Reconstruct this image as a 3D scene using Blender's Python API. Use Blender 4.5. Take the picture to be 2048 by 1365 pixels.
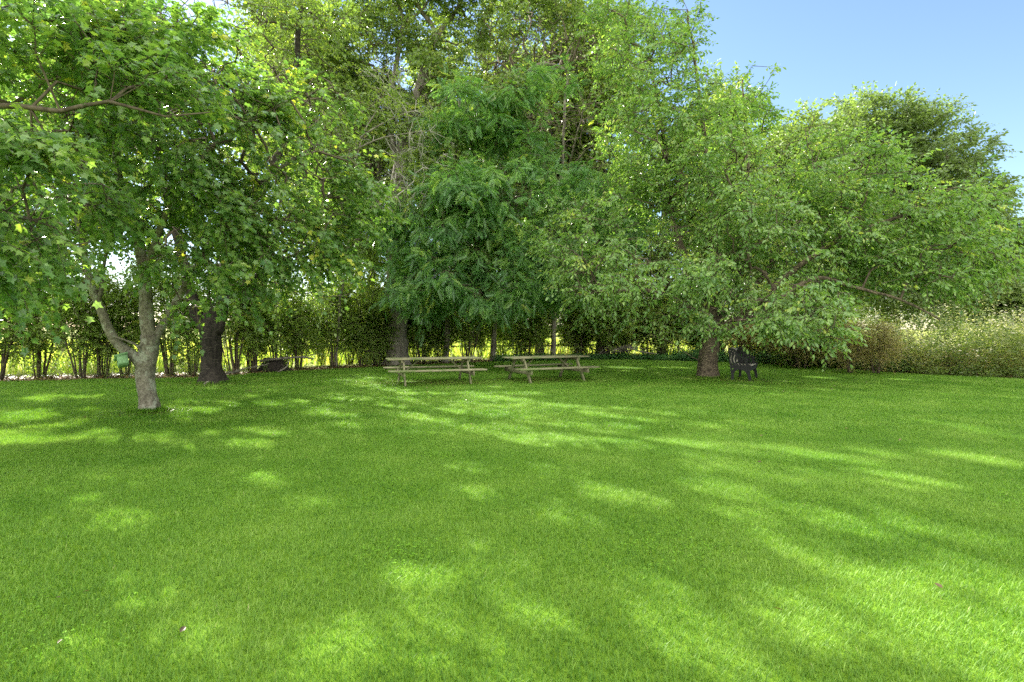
import bpy, bmesh, math, random
import numpy as np
from mathutils import Vector, Matrix, noise
for o in list(bpy.data.objects): bpy.data.objects.remove(o)
random.seed(7)
R = math.radians
SC = bpy.context.scene
COL = SC.collection
# ------------------------------------------------------------------ camera
F = 1100.0; EYE = 1.5; HZ = 657.0; CX = 1024.0
cd = bpy.data.cameras.new('camera'); cam = bpy.data.objects.new('camera', cd); COL.objects.link(cam)
cam.location = (0, 0, EYE); cam.rotation_euler = (R(90), 0, 0)
cd.lens = 36.0 * F / 2048.0; cd.sensor_width = 36.0
cd.shift_y = -(682.5 - HZ) / 2048.0
cd.clip_end = 3000; cd.clip_start = 0.05
SC.camera = cam
# ------------------------------------------------------------------ world, sun, exposure
SUN_EL = R(34); SUN_AZ = R(-43.0)        # azimuth from +Y, negative = left
w = bpy.data.worlds.new("World"); SC.world = w; w.use_nodes = True
nt = w.node_tree; bg = nt.nodes['Background']
sky = nt.nodes.new('ShaderNodeTexSky'); sky.sky_type = 'NISHITA'; sky.sun_disc = False
sky.sun_elevation = SUN_EL; sky.sun_rotation = SUN_AZ; sky.air_density = 1.0; sky.dust_density = 0.2; sky.ozone_density = 2.0
# added bright cloud bank, out of view overhead and behind, lifts the shade
def wn(t, **k):
    n = nt.nodes.new(t)
    for a, b in k.items(): setattr(n, a, b)
    return n
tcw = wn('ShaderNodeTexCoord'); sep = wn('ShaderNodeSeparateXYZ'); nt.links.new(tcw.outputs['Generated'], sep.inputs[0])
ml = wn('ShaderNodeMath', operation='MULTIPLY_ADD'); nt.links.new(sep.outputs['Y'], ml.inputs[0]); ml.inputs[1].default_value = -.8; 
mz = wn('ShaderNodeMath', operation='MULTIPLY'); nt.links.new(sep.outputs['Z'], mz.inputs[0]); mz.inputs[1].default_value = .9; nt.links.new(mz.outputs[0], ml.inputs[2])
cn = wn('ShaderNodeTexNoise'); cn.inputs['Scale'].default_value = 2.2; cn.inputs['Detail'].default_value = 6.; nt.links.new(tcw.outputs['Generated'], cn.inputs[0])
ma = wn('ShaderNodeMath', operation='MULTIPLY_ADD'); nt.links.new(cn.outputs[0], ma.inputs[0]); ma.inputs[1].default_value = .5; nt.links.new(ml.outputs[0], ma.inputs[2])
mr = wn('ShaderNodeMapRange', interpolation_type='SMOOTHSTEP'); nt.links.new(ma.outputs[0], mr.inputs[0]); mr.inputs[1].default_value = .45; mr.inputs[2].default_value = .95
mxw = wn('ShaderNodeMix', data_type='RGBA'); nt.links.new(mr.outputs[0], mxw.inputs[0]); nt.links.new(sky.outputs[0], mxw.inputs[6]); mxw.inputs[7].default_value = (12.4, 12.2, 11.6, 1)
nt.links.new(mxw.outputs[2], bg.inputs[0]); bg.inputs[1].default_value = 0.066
sd = bpy.data.lights.new('sun', 'SUN'); sd.energy = 5.0; sd.angle = R(0.6); sd.color = (1.0, 0.94, 0.80)
so = bpy.data.objects.new('sun', sd); COL.objects.link(so)
S = Vector((math.sin(SUN_AZ) * math.cos(SUN_EL), math.cos(SUN_AZ) * math.cos(SUN_EL), math.sin(SUN_EL)))
so.rotation_euler = S.to_track_quat('Z', 'Y').to_euler(); so.location = S * 60
SC.view_settings.view_transform = 'Standard'; SC.view_settings.look = 'None'
SC.view_settings.exposure = 2.15; SC.view_settings.gamma = 1.0
cy = SC.cycles
cy.max_bounces = 8; cy.diffuse_bounces = 6; cy.glossy_bounces = 2; cy.transmission_bounces = 6; cy.transparent_max_bounces = 4
cy.use_denoising = False
cy.sample_clamp_indirect = 6.0

# ------------------------------------------------------------------ helpers
def at(px, py, d):
    "the place in the garden seen at this bearing, d metres out"
    return np.array([(px - CX) / F * d, d, EYE + (HZ - py) / F * d])
def gnd(px, d): return np.array([(px - CX) / F * d, d, 0.0])
def nrm(a):
    return a / np.maximum(np.linalg.norm(a, axis=-1, keepdims=True), 1e-9)
class MB:
    def __init__(s): s.V = []; s.F = {}; s.n = 0; s.A = []; s.T = []
    def add(s, V, Fs, rnd=0.5):
        V = np.asarray(V, float).reshape(-1, 3)
        for f in Fs:
            f = np.asarray(f, int)
            if f.size: s.F.setdefault(f.shape[1], []).append(f + s.n)
        s.V.append(V); s.n += len(V)
        s.A.append(np.broadcast_to(np.asarray(rnd, float), (len(V),)))
    def mesh(s, name, mat, smooth=False):
        me = bpy.data.meshes.new(name)
        V = np.concatenate(s.V); me.vertices.add(len(V)); me.vertices.foreach_set('co', V.astype(np.float32).ravel())
        idx = []; tot = []
        for k, L in s.F.items():
            f = np.concatenate(L); idx.append(f.ravel()); tot.append(np.full(len(f), k))
        idx = np.concatenate(idx); tot = np.concatenate(tot)
        me.loops.add(len(idx)); me.loops.foreach_set('vertex_index', idx.astype(np.int32))
        me.polygons.add(len(tot)); st = np.concatenate([[0], np.cumsum(tot)[:-1]])
        me.polygons.foreach_set('loop_start', st.astype(np.int32))
        try: me.polygons.foreach_set('loop_total', tot.astype(np.int32))
        except Exception: pass
        a = me.attributes.new('rnd', 'FLOAT', 'POINT'); a.data.foreach_set('value', np.concatenate(s.A).astype(np.float32))
        if smooth: me.polygons.foreach_set('use_smooth', np.ones(len(tot), bool))
        me.materials.append(mat); me.update(calc_edges=True); me.validate()
        return me
    def build(s, name, mat, parent=None, smooth=False, loc=None):
        me = s.mesh(name, mat, smooth); o = bpy.data.objects.new(name, me); COL.objects.link(o)
        if loc is not None:
            me.transform(Matrix.Translation(-Vector(loc))); o.location = loc
        if parent is not None:
            o.parent = parent
            if loc is None: me.transform(Matrix.Translation(-parent.location))
        return o
def tag(o, label=None, cat=None, group=None, kind=None):
    if label: o['label'] = label
    if cat: o['category'] = cat
    if group: o['group'] = group
    if kind: o['kind'] = kind
    return o
def empty(name, loc, label, cat, group=None):
    o = bpy.data.objects.new(name, None); COL.objects.link(o); o.location = loc; o.empty_display_size = .3
    return tag(o, label, cat, group)

# ------------------------------------------------------------------ materials
def newmat(name):
    m = bpy.data.materials.new(name); m.use_nodes = True; m.node_tree.nodes.clear(); return m, m.node_tree
def N(nt, t, **k):
    n = nt.nodes.new(t)
    for a, b in k.items():
        if a.startswith('i_'):
            key = a[2:]; key = int(key) if key.isdigit() else key.replace('_', ' ')
            n.inputs[key].default_value = b
        else: setattr(n, a, b)
    return n
def ramp(nt, stops, fac):
    r = nt.nodes.new('ShaderNodeValToRGB'); e = r.color_ramp.elements
    while len(e) < len(stops): e.new(0.5)
    for q, (p, c) in zip(e, stops): q.position = p; q.color = (*c, 1)
    nt.links.new(fac, r.inputs[0]); return r
def leafmat(name, stops, trans=0.42, tmul=(1.6, 1.7, 0.7), rough=.42, spec=.5, gain=1.9):
    m, t = newmat(name); L = t.links.new
    a = N(t, 'ShaderNodeAttribute', attribute_name='rnd')
    c = ramp(t, [(q, tuple(min(.8, x * gain) for x in k)) for q, k in stops], a.outputs['Fac'])
    p = N(t, 'ShaderNodeBsdfPrincipled', i_Roughness=rough); p.inputs['Specular IOR Level'].default_value = spec
    L(c.outputs[0], p.inputs['Base Color'])
    tr = N(t, 'ShaderNodeBsdfTranslucent')
    mu = N(t, 'ShaderNodeMix', data_type='RGBA', blend_type='MULTIPLY'); mu.inputs[0].default_value = 1
    L(c.outputs[0], mu.inputs[6]); mu.inputs[7].default_value = (*tmul, 1); L(mu.outputs[2], tr.inputs[0])
    mx = N(t, 'ShaderNodeMixShader', i_0=trans); L(p.outputs[0], mx.inputs[1]); L(tr.outputs[0], mx.inputs[2])
    o = N(t, 'ShaderNodeOutputMaterial'); L(mx.outputs[0], o.inputs[0]); return m
def barkmat(name, dark, light, scale=6, stretch=(1, 1, .35), bump=.5, patch=None, bands=0):
    m, t = newmat(name); L = t.links.new
    tc = N(t, 'ShaderNodeTexCoord'); mp = N(t, 'ShaderNodeMapping'); mp.inputs['Scale'].default_value = stretch
    L(tc.outputs['Object'], mp.inputs[0])
    n1 = N(t, 'ShaderNodeTexNoise', i_Scale=scale, i_Detail=8.0, i_Roughness=.7); L(mp.outputs[0], n1.inputs[0])
    v = N(t, 'ShaderNodeTexVoronoi', feature='DISTANCE_TO_EDGE', i_Scale=scale * 1.6); L(mp.outputs[0], v.inputs[0])
    ad = N(t, 'ShaderNodeMath', operation='MULTIPLY_ADD'); L(v.outputs[0], ad.inputs[0]); ad.inputs[1].default_value = .35; L(n1.outputs[0], ad.inputs[2])
    c = ramp(t, [(.40, dark), (.66, light)], ad.outputs[0]); out = c.outputs[0]; hsrc = ad.outputs[0]
    if patch:
        n2 = N(t, 'ShaderNodeTexNoise', i_Scale=5.0, i_Detail=5.0, i_Roughness=.65); L(tc.outputs['Object'], n2.inputs[0])
        r2 = ramp(t, [(.52, (0, 0, 0)), (.6, (1, 1, 1))], n2.outputs[0])
        mx = N(t, 'ShaderNodeMix', data_type='RGBA'); L(r2.outputs[0], mx.inputs[0]); L(out, mx.inputs[6]); mx.inputs[7].default_value = (*patch, 1); out = mx.outputs[2]
    if bands:
        mp2 = N(t, 'ShaderNodeMapping'); mp2.inputs['Scale'].default_value = (4, 4, 14); L(tc.outputs['Object'], mp2.inputs[0])
        n3 = N(t, 'ShaderNodeTexNoise', i_Scale=2.6, i_Detail=4.0); L(mp2.outputs[0], n3.inputs[0])
        r3 = ramp(t, [(.56, (0, 0, 0)), (.62, (1, 1, 1))], n3.outputs[0])
        mx = N(t, 'ShaderNodeMix', data_type='RGBA'); L(r3.outputs[0], mx.inputs[0]); L(out, mx.inputs[6]); mx.inputs[7].default_value = (light[0] * 1.5, light[1] * 1.5, light[2] * 1.45, 1); out = mx.outputs[2]
    p = N(t, 'ShaderNodeBsdfPrincipled', i_Roughness=.9); p.inputs['Specular IOR Level'].default_value = .2; L(out, p.inputs['Base Color'])
    b = N(t, 'ShaderNodeBump', i_Strength=bump, i_Distance=.03); L(hsrc, b.inputs['Height']); L(b.outputs[0], p.inputs['Normal'])
    o = N(t, 'ShaderNodeOutputMaterial'); L(p.outputs[0], o.inputs[0]); return m
def groundmat(name, stops, scale, detail=8.0, bump=.6, mid=None):
    m, t = newmat(name); L = t.links.new
    g = N(t, 'ShaderNodeNewGeometry')
    n1 = N(t, 'ShaderNodeTexNoise', i_Scale=scale, i_Detail=detail, i_Roughness=.65); L(g.outputs['Position'], n1.inputs[0])
    n2 = N(t, 'ShaderNodeTexNoise', i_Scale=.5, i_Detail=3.0); L(g.outputs['Position'], n2.inputs[0])
    ad = N(t, 'ShaderNodeMath', operation='MULTIPLY_ADD'); L(n2.outputs[0], ad.inputs[0]); ad.inputs[1].default_value = .35; L(n1.outputs[0], ad.inputs[2])
    c = ramp(t, stops, ad.outputs[0])
    p = N(t, 'ShaderNodeBsdfPrincipled', i_Roughness=.95); p.inputs['Specular IOR Level'].default_value = .1; L(c.outputs[0], p.inputs['Base Color'])
    b = N(t, 'ShaderNodeBump', i_Strength=bump, i_Distance=.04); L(n1.outputs[0], b.inputs['Height']); L(b.outputs[0], p.inputs['Normal'])
    o = N(t, 'ShaderNodeOutputMaterial'); L(p.outputs[0], o.inputs[0]); return m
def grassmat(name):
    m, t = newmat(name); L = t.links.new
    a = N(t, 'ShaderNodeAttribute', attribute_name='rnd'); g = N(t, 'ShaderNodeNewGeometry')
    c = ramp(t, [(0, (.085, .195, .016)), (.55, (.160, .335, .030)), (.9, (.27, .44, .07)), (.97, (.42, .50, .16)), (1, (.55, .5, .26))], a.outputs['Fac'])
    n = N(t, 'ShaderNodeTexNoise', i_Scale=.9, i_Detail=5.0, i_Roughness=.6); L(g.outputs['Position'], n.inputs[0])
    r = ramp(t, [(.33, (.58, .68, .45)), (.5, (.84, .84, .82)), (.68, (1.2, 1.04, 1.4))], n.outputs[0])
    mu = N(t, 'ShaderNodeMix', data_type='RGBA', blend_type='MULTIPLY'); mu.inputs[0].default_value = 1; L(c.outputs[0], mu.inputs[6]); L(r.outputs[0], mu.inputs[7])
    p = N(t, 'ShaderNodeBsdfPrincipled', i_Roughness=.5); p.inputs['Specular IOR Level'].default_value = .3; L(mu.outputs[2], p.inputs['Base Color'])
    tr = N(t, 'ShaderNodeBsdfTranslucent'); m2 = N(t, 'ShaderNodeMix', data_type='RGBA', blend_type='MULTIPLY'); m2.inputs[0].default_value = 1
    L(mu.outputs[2], m2.inputs[6]); m2.inputs[7].default_value = (1.3, 1.3, .8, 1); L(m2.outputs[2], tr.inputs[0])
    mx = N(t, 'ShaderNodeMixShader', i_0=.4); L(p.outputs[0], mx.inputs[1]); L(tr.outputs[0], mx.inputs[2])
    o = N(t, 'ShaderNodeOutputMaterial'); L(mx.outputs[0], o.inputs[0]); return m
def woodmat(name, c0, c1, c2):
    m, t = newmat(name); L = t.links.new
    tc = N(t, 'ShaderNodeTexCoord'); mp = N(t, 'ShaderNodeMapping'); mp.inputs['Scale'].default_value = (1.2, 14, 14); L(tc.outputs['Object'], mp.inputs[0])
    n1 = N(t, 'ShaderNodeTexNoise', i_Scale=3.0, i_Detail=8.0, i_Roughness=.7); L(mp.outputs[0], n1.inputs[0])
    n2 = N(t, 'ShaderNodeTexNoise', i_Scale=3.5, i_Detail=4.0); L(tc.outputs['Object'], n2.inputs[0])
    c = ramp(t, [(.3, c0), (.65, c1)], n1.outputs[0]); r = ramp(t, [(.5, (0, 0, 0)), (.62, (1, 1, 1))], n2.outputs[0])
    mx = N(t, 'ShaderNodeMix', data_type='RGBA'); L(r.outputs[0], mx.inputs[0]); L(c.outputs[0], mx.inputs[6]); mx.inputs[7].default_value = (*c2, 1)
    p = N(t, 'ShaderNodeBsdfPrincipled', i_Roughness=.85); p.inputs['Specular IOR Level'].default_value = .2; L(mx.outputs[2], p.inputs['Base Color'])
    b = N(t, 'ShaderNodeBump', i_Strength=.4, i_Distance=.01); L(n1.outputs[0], b.inputs['Height']); L(b.outputs[0], p.inputs['Normal'])
    o = N(t, 'ShaderNodeOutputMaterial'); L(p.outputs[0], o.inputs[0]); return m
def plain(name, col, rough=.5, metal=0., var=.15, scale=20.):
    m, t = newmat(name); L = t.links.new
    tc = N(t, 'ShaderNodeTexCoord'); n1 = N(t, 'ShaderNodeTexNoise', i_Scale=scale, i_Detail=5.0); L(tc.outputs['Object'], n1.inputs[0])
    c = ramp(t, [(.35, tuple(x * (1 - var) for x in col)), (.65, tuple(min(1, x * (1 + var)) for x in col))], n1.outputs[0])
    p = N(t, 'ShaderNodeBsdfPrincipled', i_Roughness=rough, i_Metallic=metal); L(c.outputs[0], p.inputs['Base Color'])
    o = N(t, 'ShaderNodeOutputMaterial'); L(p.outputs[0], o.inputs[0]); return m

M_maple = leafmat('maple_leaf', [(0, (.040, .085, .030)), (.45, (.066, .120, .034)), (.85, (.105, .160, .036)), (.97, (.16, .20, .035)), (1, (.22, .23, .04))], .45, rough=.30)
M_cherry = leafmat('cherry_leaf', [(0, (.050, .100, .036)), (.45, (.082, .142, .042)), (.9, (.13, .19, .05)), (1, (.19, .22, .05))], .45, rough=.28, gain=1.95)
M_pinn = leafmat('pinnate_leaf', [(0, (.038, .085, .034)), (.5, (.060, .125, .042)), (.93, (.11, .18, .045)), (1, (.16, .2, .04))], .42, rough=.28, gain=2.2)
M_tall = leafmat('tall_tree_leaf', [(0, (.058, .095, .030)), (.5, (.092, .140, .036)), (.9, (.14, .19, .045)), (1, (.19, .21, .05))], .45, rough=.36, gain=1.55)
M_back = leafmat('far_tree_leaf', [(0, (.06, .09, .035)), (.5, (.10, .14, .042)), (1, (.17, .2, .06))], .42)
M_hedge = leafmat('hedge_leaf', [(0, (.05, .08, .022)), (.5, (.095, .135, .032)), (.9, (.12, .17, .03)), (1, (.2, .2, .04))], .52, gain=2.1)
M_brown = leafmat('dry_shrub_leaf', [(0, (.10, .09, .03)), (.5, (.17, .14, .05)), (1, (.2, .22, .07))], .35)
M_weed = leafmat('weed_leaf', [(0, (.08, .13, .035)), (.5, (.15, .2, .06)), (.85, (.24, .28, .1)), (.93, (.5, .47, .33)), (1, (.6, .56, .44))], .4, gain=1.15)
M_ivy = leafmat('ground_cover_leaf', [(0, (.02, .06, .018)), (.6, (.04, .1, .028)), (1, (.1, .18, .05))], .25, rough=.35)
M_dead = leafmat('fallen_leaf', [(0, (.05, .032, .016)), (.5, (.14, .10, .03)), (.8, (.24, .18, .07)), (1, (.40, .31, .20))], .15, tmul=(1, 1, 1), gain=1.1)
M_clover = leafmat('clover_leaf', [(0, (.10, .22, .02)), (.6, (.16, .32, .03)), (1, (.24, .40, .06))], .3, rough=.8, spec=.1, gain=1.2)
M_meadow = leafmat('meadow_blade', [(0, (.12, .17, .03)), (.6, (.2, .26, .05)), (1, (.42, .36, .14))], .4)
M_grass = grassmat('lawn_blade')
B_maple = barkmat('maple_bark', (.085, .075, .055), (.23, .21, .165), 14, (1, 1, .8), .6, patch=(.28, .29, .23))
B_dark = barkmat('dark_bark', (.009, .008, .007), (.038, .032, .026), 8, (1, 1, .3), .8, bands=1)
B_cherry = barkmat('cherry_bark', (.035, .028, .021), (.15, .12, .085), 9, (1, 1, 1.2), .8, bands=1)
B_grey = barkmat('grey_bark', (.08, .07, .055), (.24, .22, .18), 7, (1, 1, .3), .6)
B_twig = barkmat('twig_bark', (.05, .04, .028), (.13, .105, .075), 9, (1, 1, .5), .2)
B_pale = barkmat('pale_bark', (.2, .19, .17), (.45, .43, .38), 9, (1, 1, .5), .2)
M_wood = woodmat('weathered_wood', (.11, .11, .06), (.26, .245, .15), (.12, .16, .055))
M_wood2 = woodmat('bench_slat_wood', (.22, .20, .16), (.45, .41, .34), (.28, .28, .2))
M_rail = woodmat('fence_wood', (.16, .15, .12), (.36, .33, .27), (.2, .2, .15))
M_iron = plain('black_iron', (.004, .004, .005), .65, .0, .3)
M_green = plain('green_paint', (.20, .36, .17), .7, 0, .12, 30.)
M_bolt = plain('bolt_steel', (.12, .11, .1), .5, .8)
G_lawn = groundmat('lawn_soil', [(.4, (.08, .15, .012)), (.65, (.14, .25, .02))], 30)
G_litter = groundmat('leaf_litter_soil', [(.4, (.035, .022, .014)), (.6, (.11, .065, .04)), (.8, (.26, .17, .11))], 14)
G_field = groundmat('meadow_soil', [(.4, (.11, .16, .03)), (.7, (.24, .27, .07))], 4)

# ------------------------------------------------------------------ ground
rng = np.random.default_rng(11)
EDGE = [(-420, 14.6), (-200, 14.8), (0, 15.3), (200, 15.9), (400, 16.5), (550, 18.7), (700, 20.4), (800, 21.7), (1000, 24.6), (1250, 26.2), (1450, 23.9), (1650, 21.0), (1750, 18.9), (1850, 17.6), (2048, 16.2), (2250, 15.2), (2500, 14.8)]
EXY = np.array([gnd(a, b)[:2] for a, b in EDGE])
def edge_y(x): return np.interp(x, EXY[:, 0], EXY[:, 1])
def sheet(name, xs, y0f, y1f, z, mat, ny=8, jit=0.):
    mb = MB(); nx = len(xs); ys0 = y0f(xs); ys1 = y1f(xs)
    if jit: ys1 = ys1 + rng.normal(0, jit, nx)
    g = np.zeros((nx, ny, 3))
    for j in range(ny):
        f = j / (ny - 1); g[:, j, 0] = xs; g[:, j, 1] = ys0 * (1 - f) + ys1 * f; g[:, j, 2] = z
    I = np.arange(nx * ny).reshape(nx, ny)
    q = np.stack([I[:-1, :-1], I[1:, :-1], I[1:, 1:], I[:-1, 1:]], -1).reshape(-1, 4)
    mb.add(g.reshape(-1, 3), [q]); return tag(mb.build(name, mat), kind='structure')
sheet('meadow', np.linspace(-600, 600, 40), lambda x: x * 0 - 300, lambda x: x * 0 + 900, 0, G_field)
XS = np.linspace(-45, 45, 400)
sheet('leaf_litter_ground', XS, lambda x: edge_y(x) - 2.0, lambda x: edge_y(x) + 1.9 + np.where((x > 1) & (x < 8), 4, 0), .004, G_litter, 5, .12)
sheet('lawn', XS, lambda x: x * 0 - 40, lambda x: edge_y(x), .008, G_lawn, 5, .07)

# ------------------------------------------------------------------ tubes, trees
def tube(mb, pts, rad, sides=8, cap=True, rough=0., seed=0., flare=0.):
    pts = np.asarray(pts, float); rad = np.asarray(rad, float); m = len(pts)
    t = np.gradient(pts, axis=0); t = nrm(t)
    avg = nrm(t.sum(0)[None])[0]
    ref = np.array([0, 0, 1.]) if abs(avg[2]) < .7 else np.array([1., 0, 0])
    u = nrm(np.cross(t, ref)); v = np.cross(t, u)
    a = np.linspace(0, 2 * math.pi, sides, endpoint=False)
    rr = np.repeat(rad[:, None], sides, 1)
    if rough:
        for i in range(m):
            for j in range(sides):
                q = Vector((math.cos(a[j]) * 1.6 + seed, math.sin(a[j]) * 1.6, pts[i, 2] * 2.2 + i * .05))
                rr[i, j] *= 1 + rough * noise.fractal(q, .8, 2., 4)
                if flare and pts[i, 2] < .5:
                    k = max(0, 1 - pts[i, 2] / .5) ** 2.2
                    rr[i, j] *= 1 + flare * k * (.55 + .6 * max(0, math.sin(a[j] * 5 + seed * 3 + noise.noise(q) * 1.5)))
    V = pts[:, None, :] + rr[..., None] * (np.cos(a)[None, :, None] * u[:, None, :] + np.sin(a)[None, :, None] * v[:, None, :])
    I = np.arange(m * sides).reshape(m, sides); J = np.roll(I, -1, 1)
    F_ = [np.stack([I[:-1], J[:-1], J[1:], I[1:]], -1).reshape(-1, 4)]
    if cap: F_.append(I[-1][None, :]); F_.append(I[0][::-1][None, :])
    mb.add(V.reshape(-1, 3), F_)
def smooth_poly(P, rad=None, step=.15, jit=0.):
    P = np.asarray(P, float); n = len(P); out = []; ro = []
    for i in range(n - 1):
        p0 = P[max(i - 1, 0)]; p1 = P[i]; p2 = P[i + 1]; p3 = P[min(i + 2, n - 1)]
        k = max(1, int(np.linalg.norm(p2 - p1) / step))
        for j in range(k):
            s = j / k
            out.append(.5 * (2 * p1 + (p2 - p0) * s + (2 * p0 - 5 * p1 + 4 * p2 - p3) * s * s + (3 * p1 - p0 - 3 * p2 + p3) * s ** 3))
            if rad is not None: ro.append(rad[i] * (1 - s) + rad[i + 1] * s)
    out.append(P[-1]); out = np.array(out)
    if rad is not None: ro.append(rad[-1])
    if jit:
        o2 = out.copy()
        for i in range(1, len(out) - 1):
            q = Vector(out[i] * 1.7); o2[i] += jit * np.array([noise.noise(q), noise.noise(q + Vector((9, 3, 1))), .5 * noise.noise(q + Vector((4, 8, 2)))])
        out = o2
    return (out, np.array(ro)) if rad is not None else out

# openings in the canopy, each a shaft along the sun's direction: (a point on it, radius, share of leaves left in it)
LANES = []
def lane(px, py, wpx, keep=.04):
    d = EYE * F / (py - HZ); LANES.append((gnd(px, d), max(.13, wpx / 2 / F * d * .66), keep, None))
for q in [(110, 792, 90), (170, 796, 60), (60, 800, 50), (385, 805, 80), (340, 818, 60), (480, 812, 60), (150, 878, 55), (205, 866, 45), (345, 873, 50), (95, 884, 30), (20, 842, 50), (485, 892, 50), (540, 870, 45), (430, 822, 50), (520, 778, 60), (600, 772, 50), (450, 770, 50),
          (640, 830, 70), (700, 835, 50), (720, 800, 60), (600, 805, 50), (835, 836, 60), (885, 845, 50), (1005, 798, 60), (950, 790, 50), (1080, 790, 50), (1140, 815, 60), (1200, 830, 50), (990, 775, 50), (820, 790, 50), (770, 812, 40), (1060, 885, 100), (1120, 880, 60), (1190, 858, 40), (1255, 888, 60), (1340, 890, 80), (1410, 897, 70), (1290, 800, 40),
          (950, 990, 45), (1145, 1045, 65), (1175, 1055, 40), (940, 940, 50), (1260, 840, 40), (1420, 830, 60), (1500, 850, 60),
          (1640, 915, 90), (1700, 922, 100), (1770, 912, 70), (1590, 903, 70), (1950, 858, 90), (2015, 873, 80), (1900, 850, 50), (1940, 915, 80), (2010, 930, 60), (1820, 762, 60), (1650, 758, 70), (1590, 768, 60), (1900, 762, 60), (1700, 772, 60), (1540, 790, 50), (1760, 775, 60), (1960, 765, 60), (1380, 760, 30), (1480, 772, 30)]: lane(*q)
for q in [(1000, 1120, 130, .3), (960, 1175, 90, .3), (850, 1175, 90, .3), (1250, 1000, 150, .35), (1500, 1040, 90, .4), (1300, 1180, 150, .2), (1350, 1245, 130, .2), (1400, 1310, 120, .2), (1490, 1350, 100, .2), (620, 1010, 60, .4), (1700, 1050, 160, .25), (1900, 1070, 140, .25), (1600, 1100, 120, .3), (1760, 1170, 160, .25), (1900, 1250, 160, .25), (2040, 1190, 100, .25), (880, 1250, 110, .3), (540, 965, 60, .4), (250, 1050, 90, .4), (400, 1280, 120, .4), (150, 1330, 110, .4), (640, 1330, 140, .3), (780, 1290, 120, .3), (1100, 1240, 120, .35), (1450, 985, 120, .3), (1850, 975, 130, .25), (1130, 950, 90, .4), (1000, 1335, 130, .3), (300, 1180, 110, .5), (1600, 1240, 140, .35)]: lane(q[0], q[1], q[2], q[3] * .4)
for _ in range(34): lane(random.uniform(10, 620), random.uniform(772, 900), random.uniform(22, 50))
for _ in range(26): lane(random.uniform(600, 1450), random.uniform(766, 870), random.uniform(22, 45))
for _ in range(14): lane(random.uniform(1450, 2048), random.uniform(764, 850), random.uniform(25, 50))
for hp in range(40, 1400, 85): LANES.append((at(hp, 640, 18 + 4.5 * min(1, hp / 900)), .5, .15, None))
for p, r, own in [((1350, 150, 16.5), .9, 'cherry_tree'), ((1440, 330, 16), 1., 'cherry_tree'), ((1600, 330, 16), 1.1, 'cherry_tree'), ((1750, 340, 15.5), 1.2, 'cherry_tree'), ((1870, 380, 15), 1.1, 'cherry_tree'), ((1960, 460, 14.8), .9, 'cherry_tree'), ((1480, 440, 15.5), .8, 'cherry_tree'), ((1650, 470, 15.2), .9, 'cherry_tree'), ((1800, 480, 14.8), .9, 'cherry_tree'), ((1300, 330, 16.3), .8, 'cherry_tree'), ((1450, 630, 14.8), .6, 'cherry_tree'), ((1600, 620, 14), .7, 'cherry_tree'), ((1260, 560, 15.2), .6, 'cherry_tree'), ((1700, 570, 14.5), .6, 'cherry_tree'),
                  ((950, 230, 18.8), .55, 'feathery_leaved_tree'), ((1060, 330, 18.6), .5, 'feathery_leaved_tree'), ((900, 470, 18.6), .5, 'feathery_leaved_tree'), ((1000, 560, 18.5), .5, 'feathery_leaved_tree'), ((1150, 300, 19), .5, 'feathery_leaved_tree'), ((1120, 520, 19), .5, 'feathery_leaved_tree'),
                  ((560, 150, 9.8), .9, 'maple_tree'), ((480, 260, 9.5), .6, 'maple_tree'), ((650, 330, 9.8), .6, 'maple_tree'), ((300, 200, 9.5), .6, 'maple_tree'), ((700, 420, 9.9), .5, 'maple_tree'), ((60, 280, 6), .5, 'maple_tree'),
                  ((1930, 670, 18.2), 1.1, None), ((1780, 670, 19.5), .8, None)]:
    LANES.append((at(*p), r, .12, own))
SV = np.array(S)
def open_lanes(LP, own):
    keep = np.ones(len(LP), bool)
    rr_ = rng.random(len(LP))
    for P0, r, k, o in LANES:
        if o and own.startswith(o): continue
        v = LP - P0; t = v @ SV; d = np.linalg.norm(v - t[:, None] * SV, axis=1)
        keep &= ~((t > .3) & (d < r + .07) & (rr_ > k))
    return keep
# leaf templates: x = width, y = along the leaf, z = normal
T_OV = (np.array([(0, 0, 0), (-.23, .33, .05), (-.19, .66, .03), (0, 1, -.10), (.23, .33, .05), (.19, .66, .03)]), [np.array([[0, 3, 2, 1]]), np.array([[0, 4, 5, 3]])])
T_OV2 = (np.array([(0, 0, 0), (-.26, .45, .06), (0, 1, -.08), (.26, .45, .06)]), [np.array([[0, 2, 1], [0, 3, 2]])])
T_MAP = (np.array([(0, 0, 0), (-.42, .02, .02), (-.27, .28, .05), (-.56, .52, 0), (-.20, .62, .05), (0, 1.02, -.06), (.42, .02, .02), (.27, .28, .05), (.56, .52, 0), (.20, .62, .05)]),
         [np.array([[0, 5, 4, 3, 2, 1]]), np.array([[0, 6, 7, 8, 9, 5]])])
def frond_template(n=8):
    V = []; Fq = []; b = 0
    for k in range(n):
        t = .12 + .8 * k / (n - 1); L = .30 * math.sin(math.pi * (.25 + .6 * t)) ; z0 = -.35 * t * t
        for s in (-1, 1):
            x1 = s * L; y1 = t + .09; w = .035
            V += [(0, t, z0), (s * L * .5, t + .02 - w, z0 - .03), (x1, y1, z0 - .13), (s * L * .5, t + .04 + w, z0 - .03)]
            Fq.append([b, b + 1, b + 2, b + 3] if s > 0 else [b, b + 3, b + 2, b + 1]); b += 4
    V += [(0, .92, -.3), (-.04, 1.0, -.36), (0, 1.15, -.47), (.04, 1.0, -.36)]; Fq.append([b, b + 3, b + 2, b + 1]); b += 4
    V += [(-.006, 0, 0), (.006, 0, 0), (.004, .95, -.32), (-.004, .95, -.32)]; Fq.append([b, b + 1, b + 2, b + 3])
    return (np.array(V), [np.array(Fq)])
T_FR = frond_template()
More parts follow.
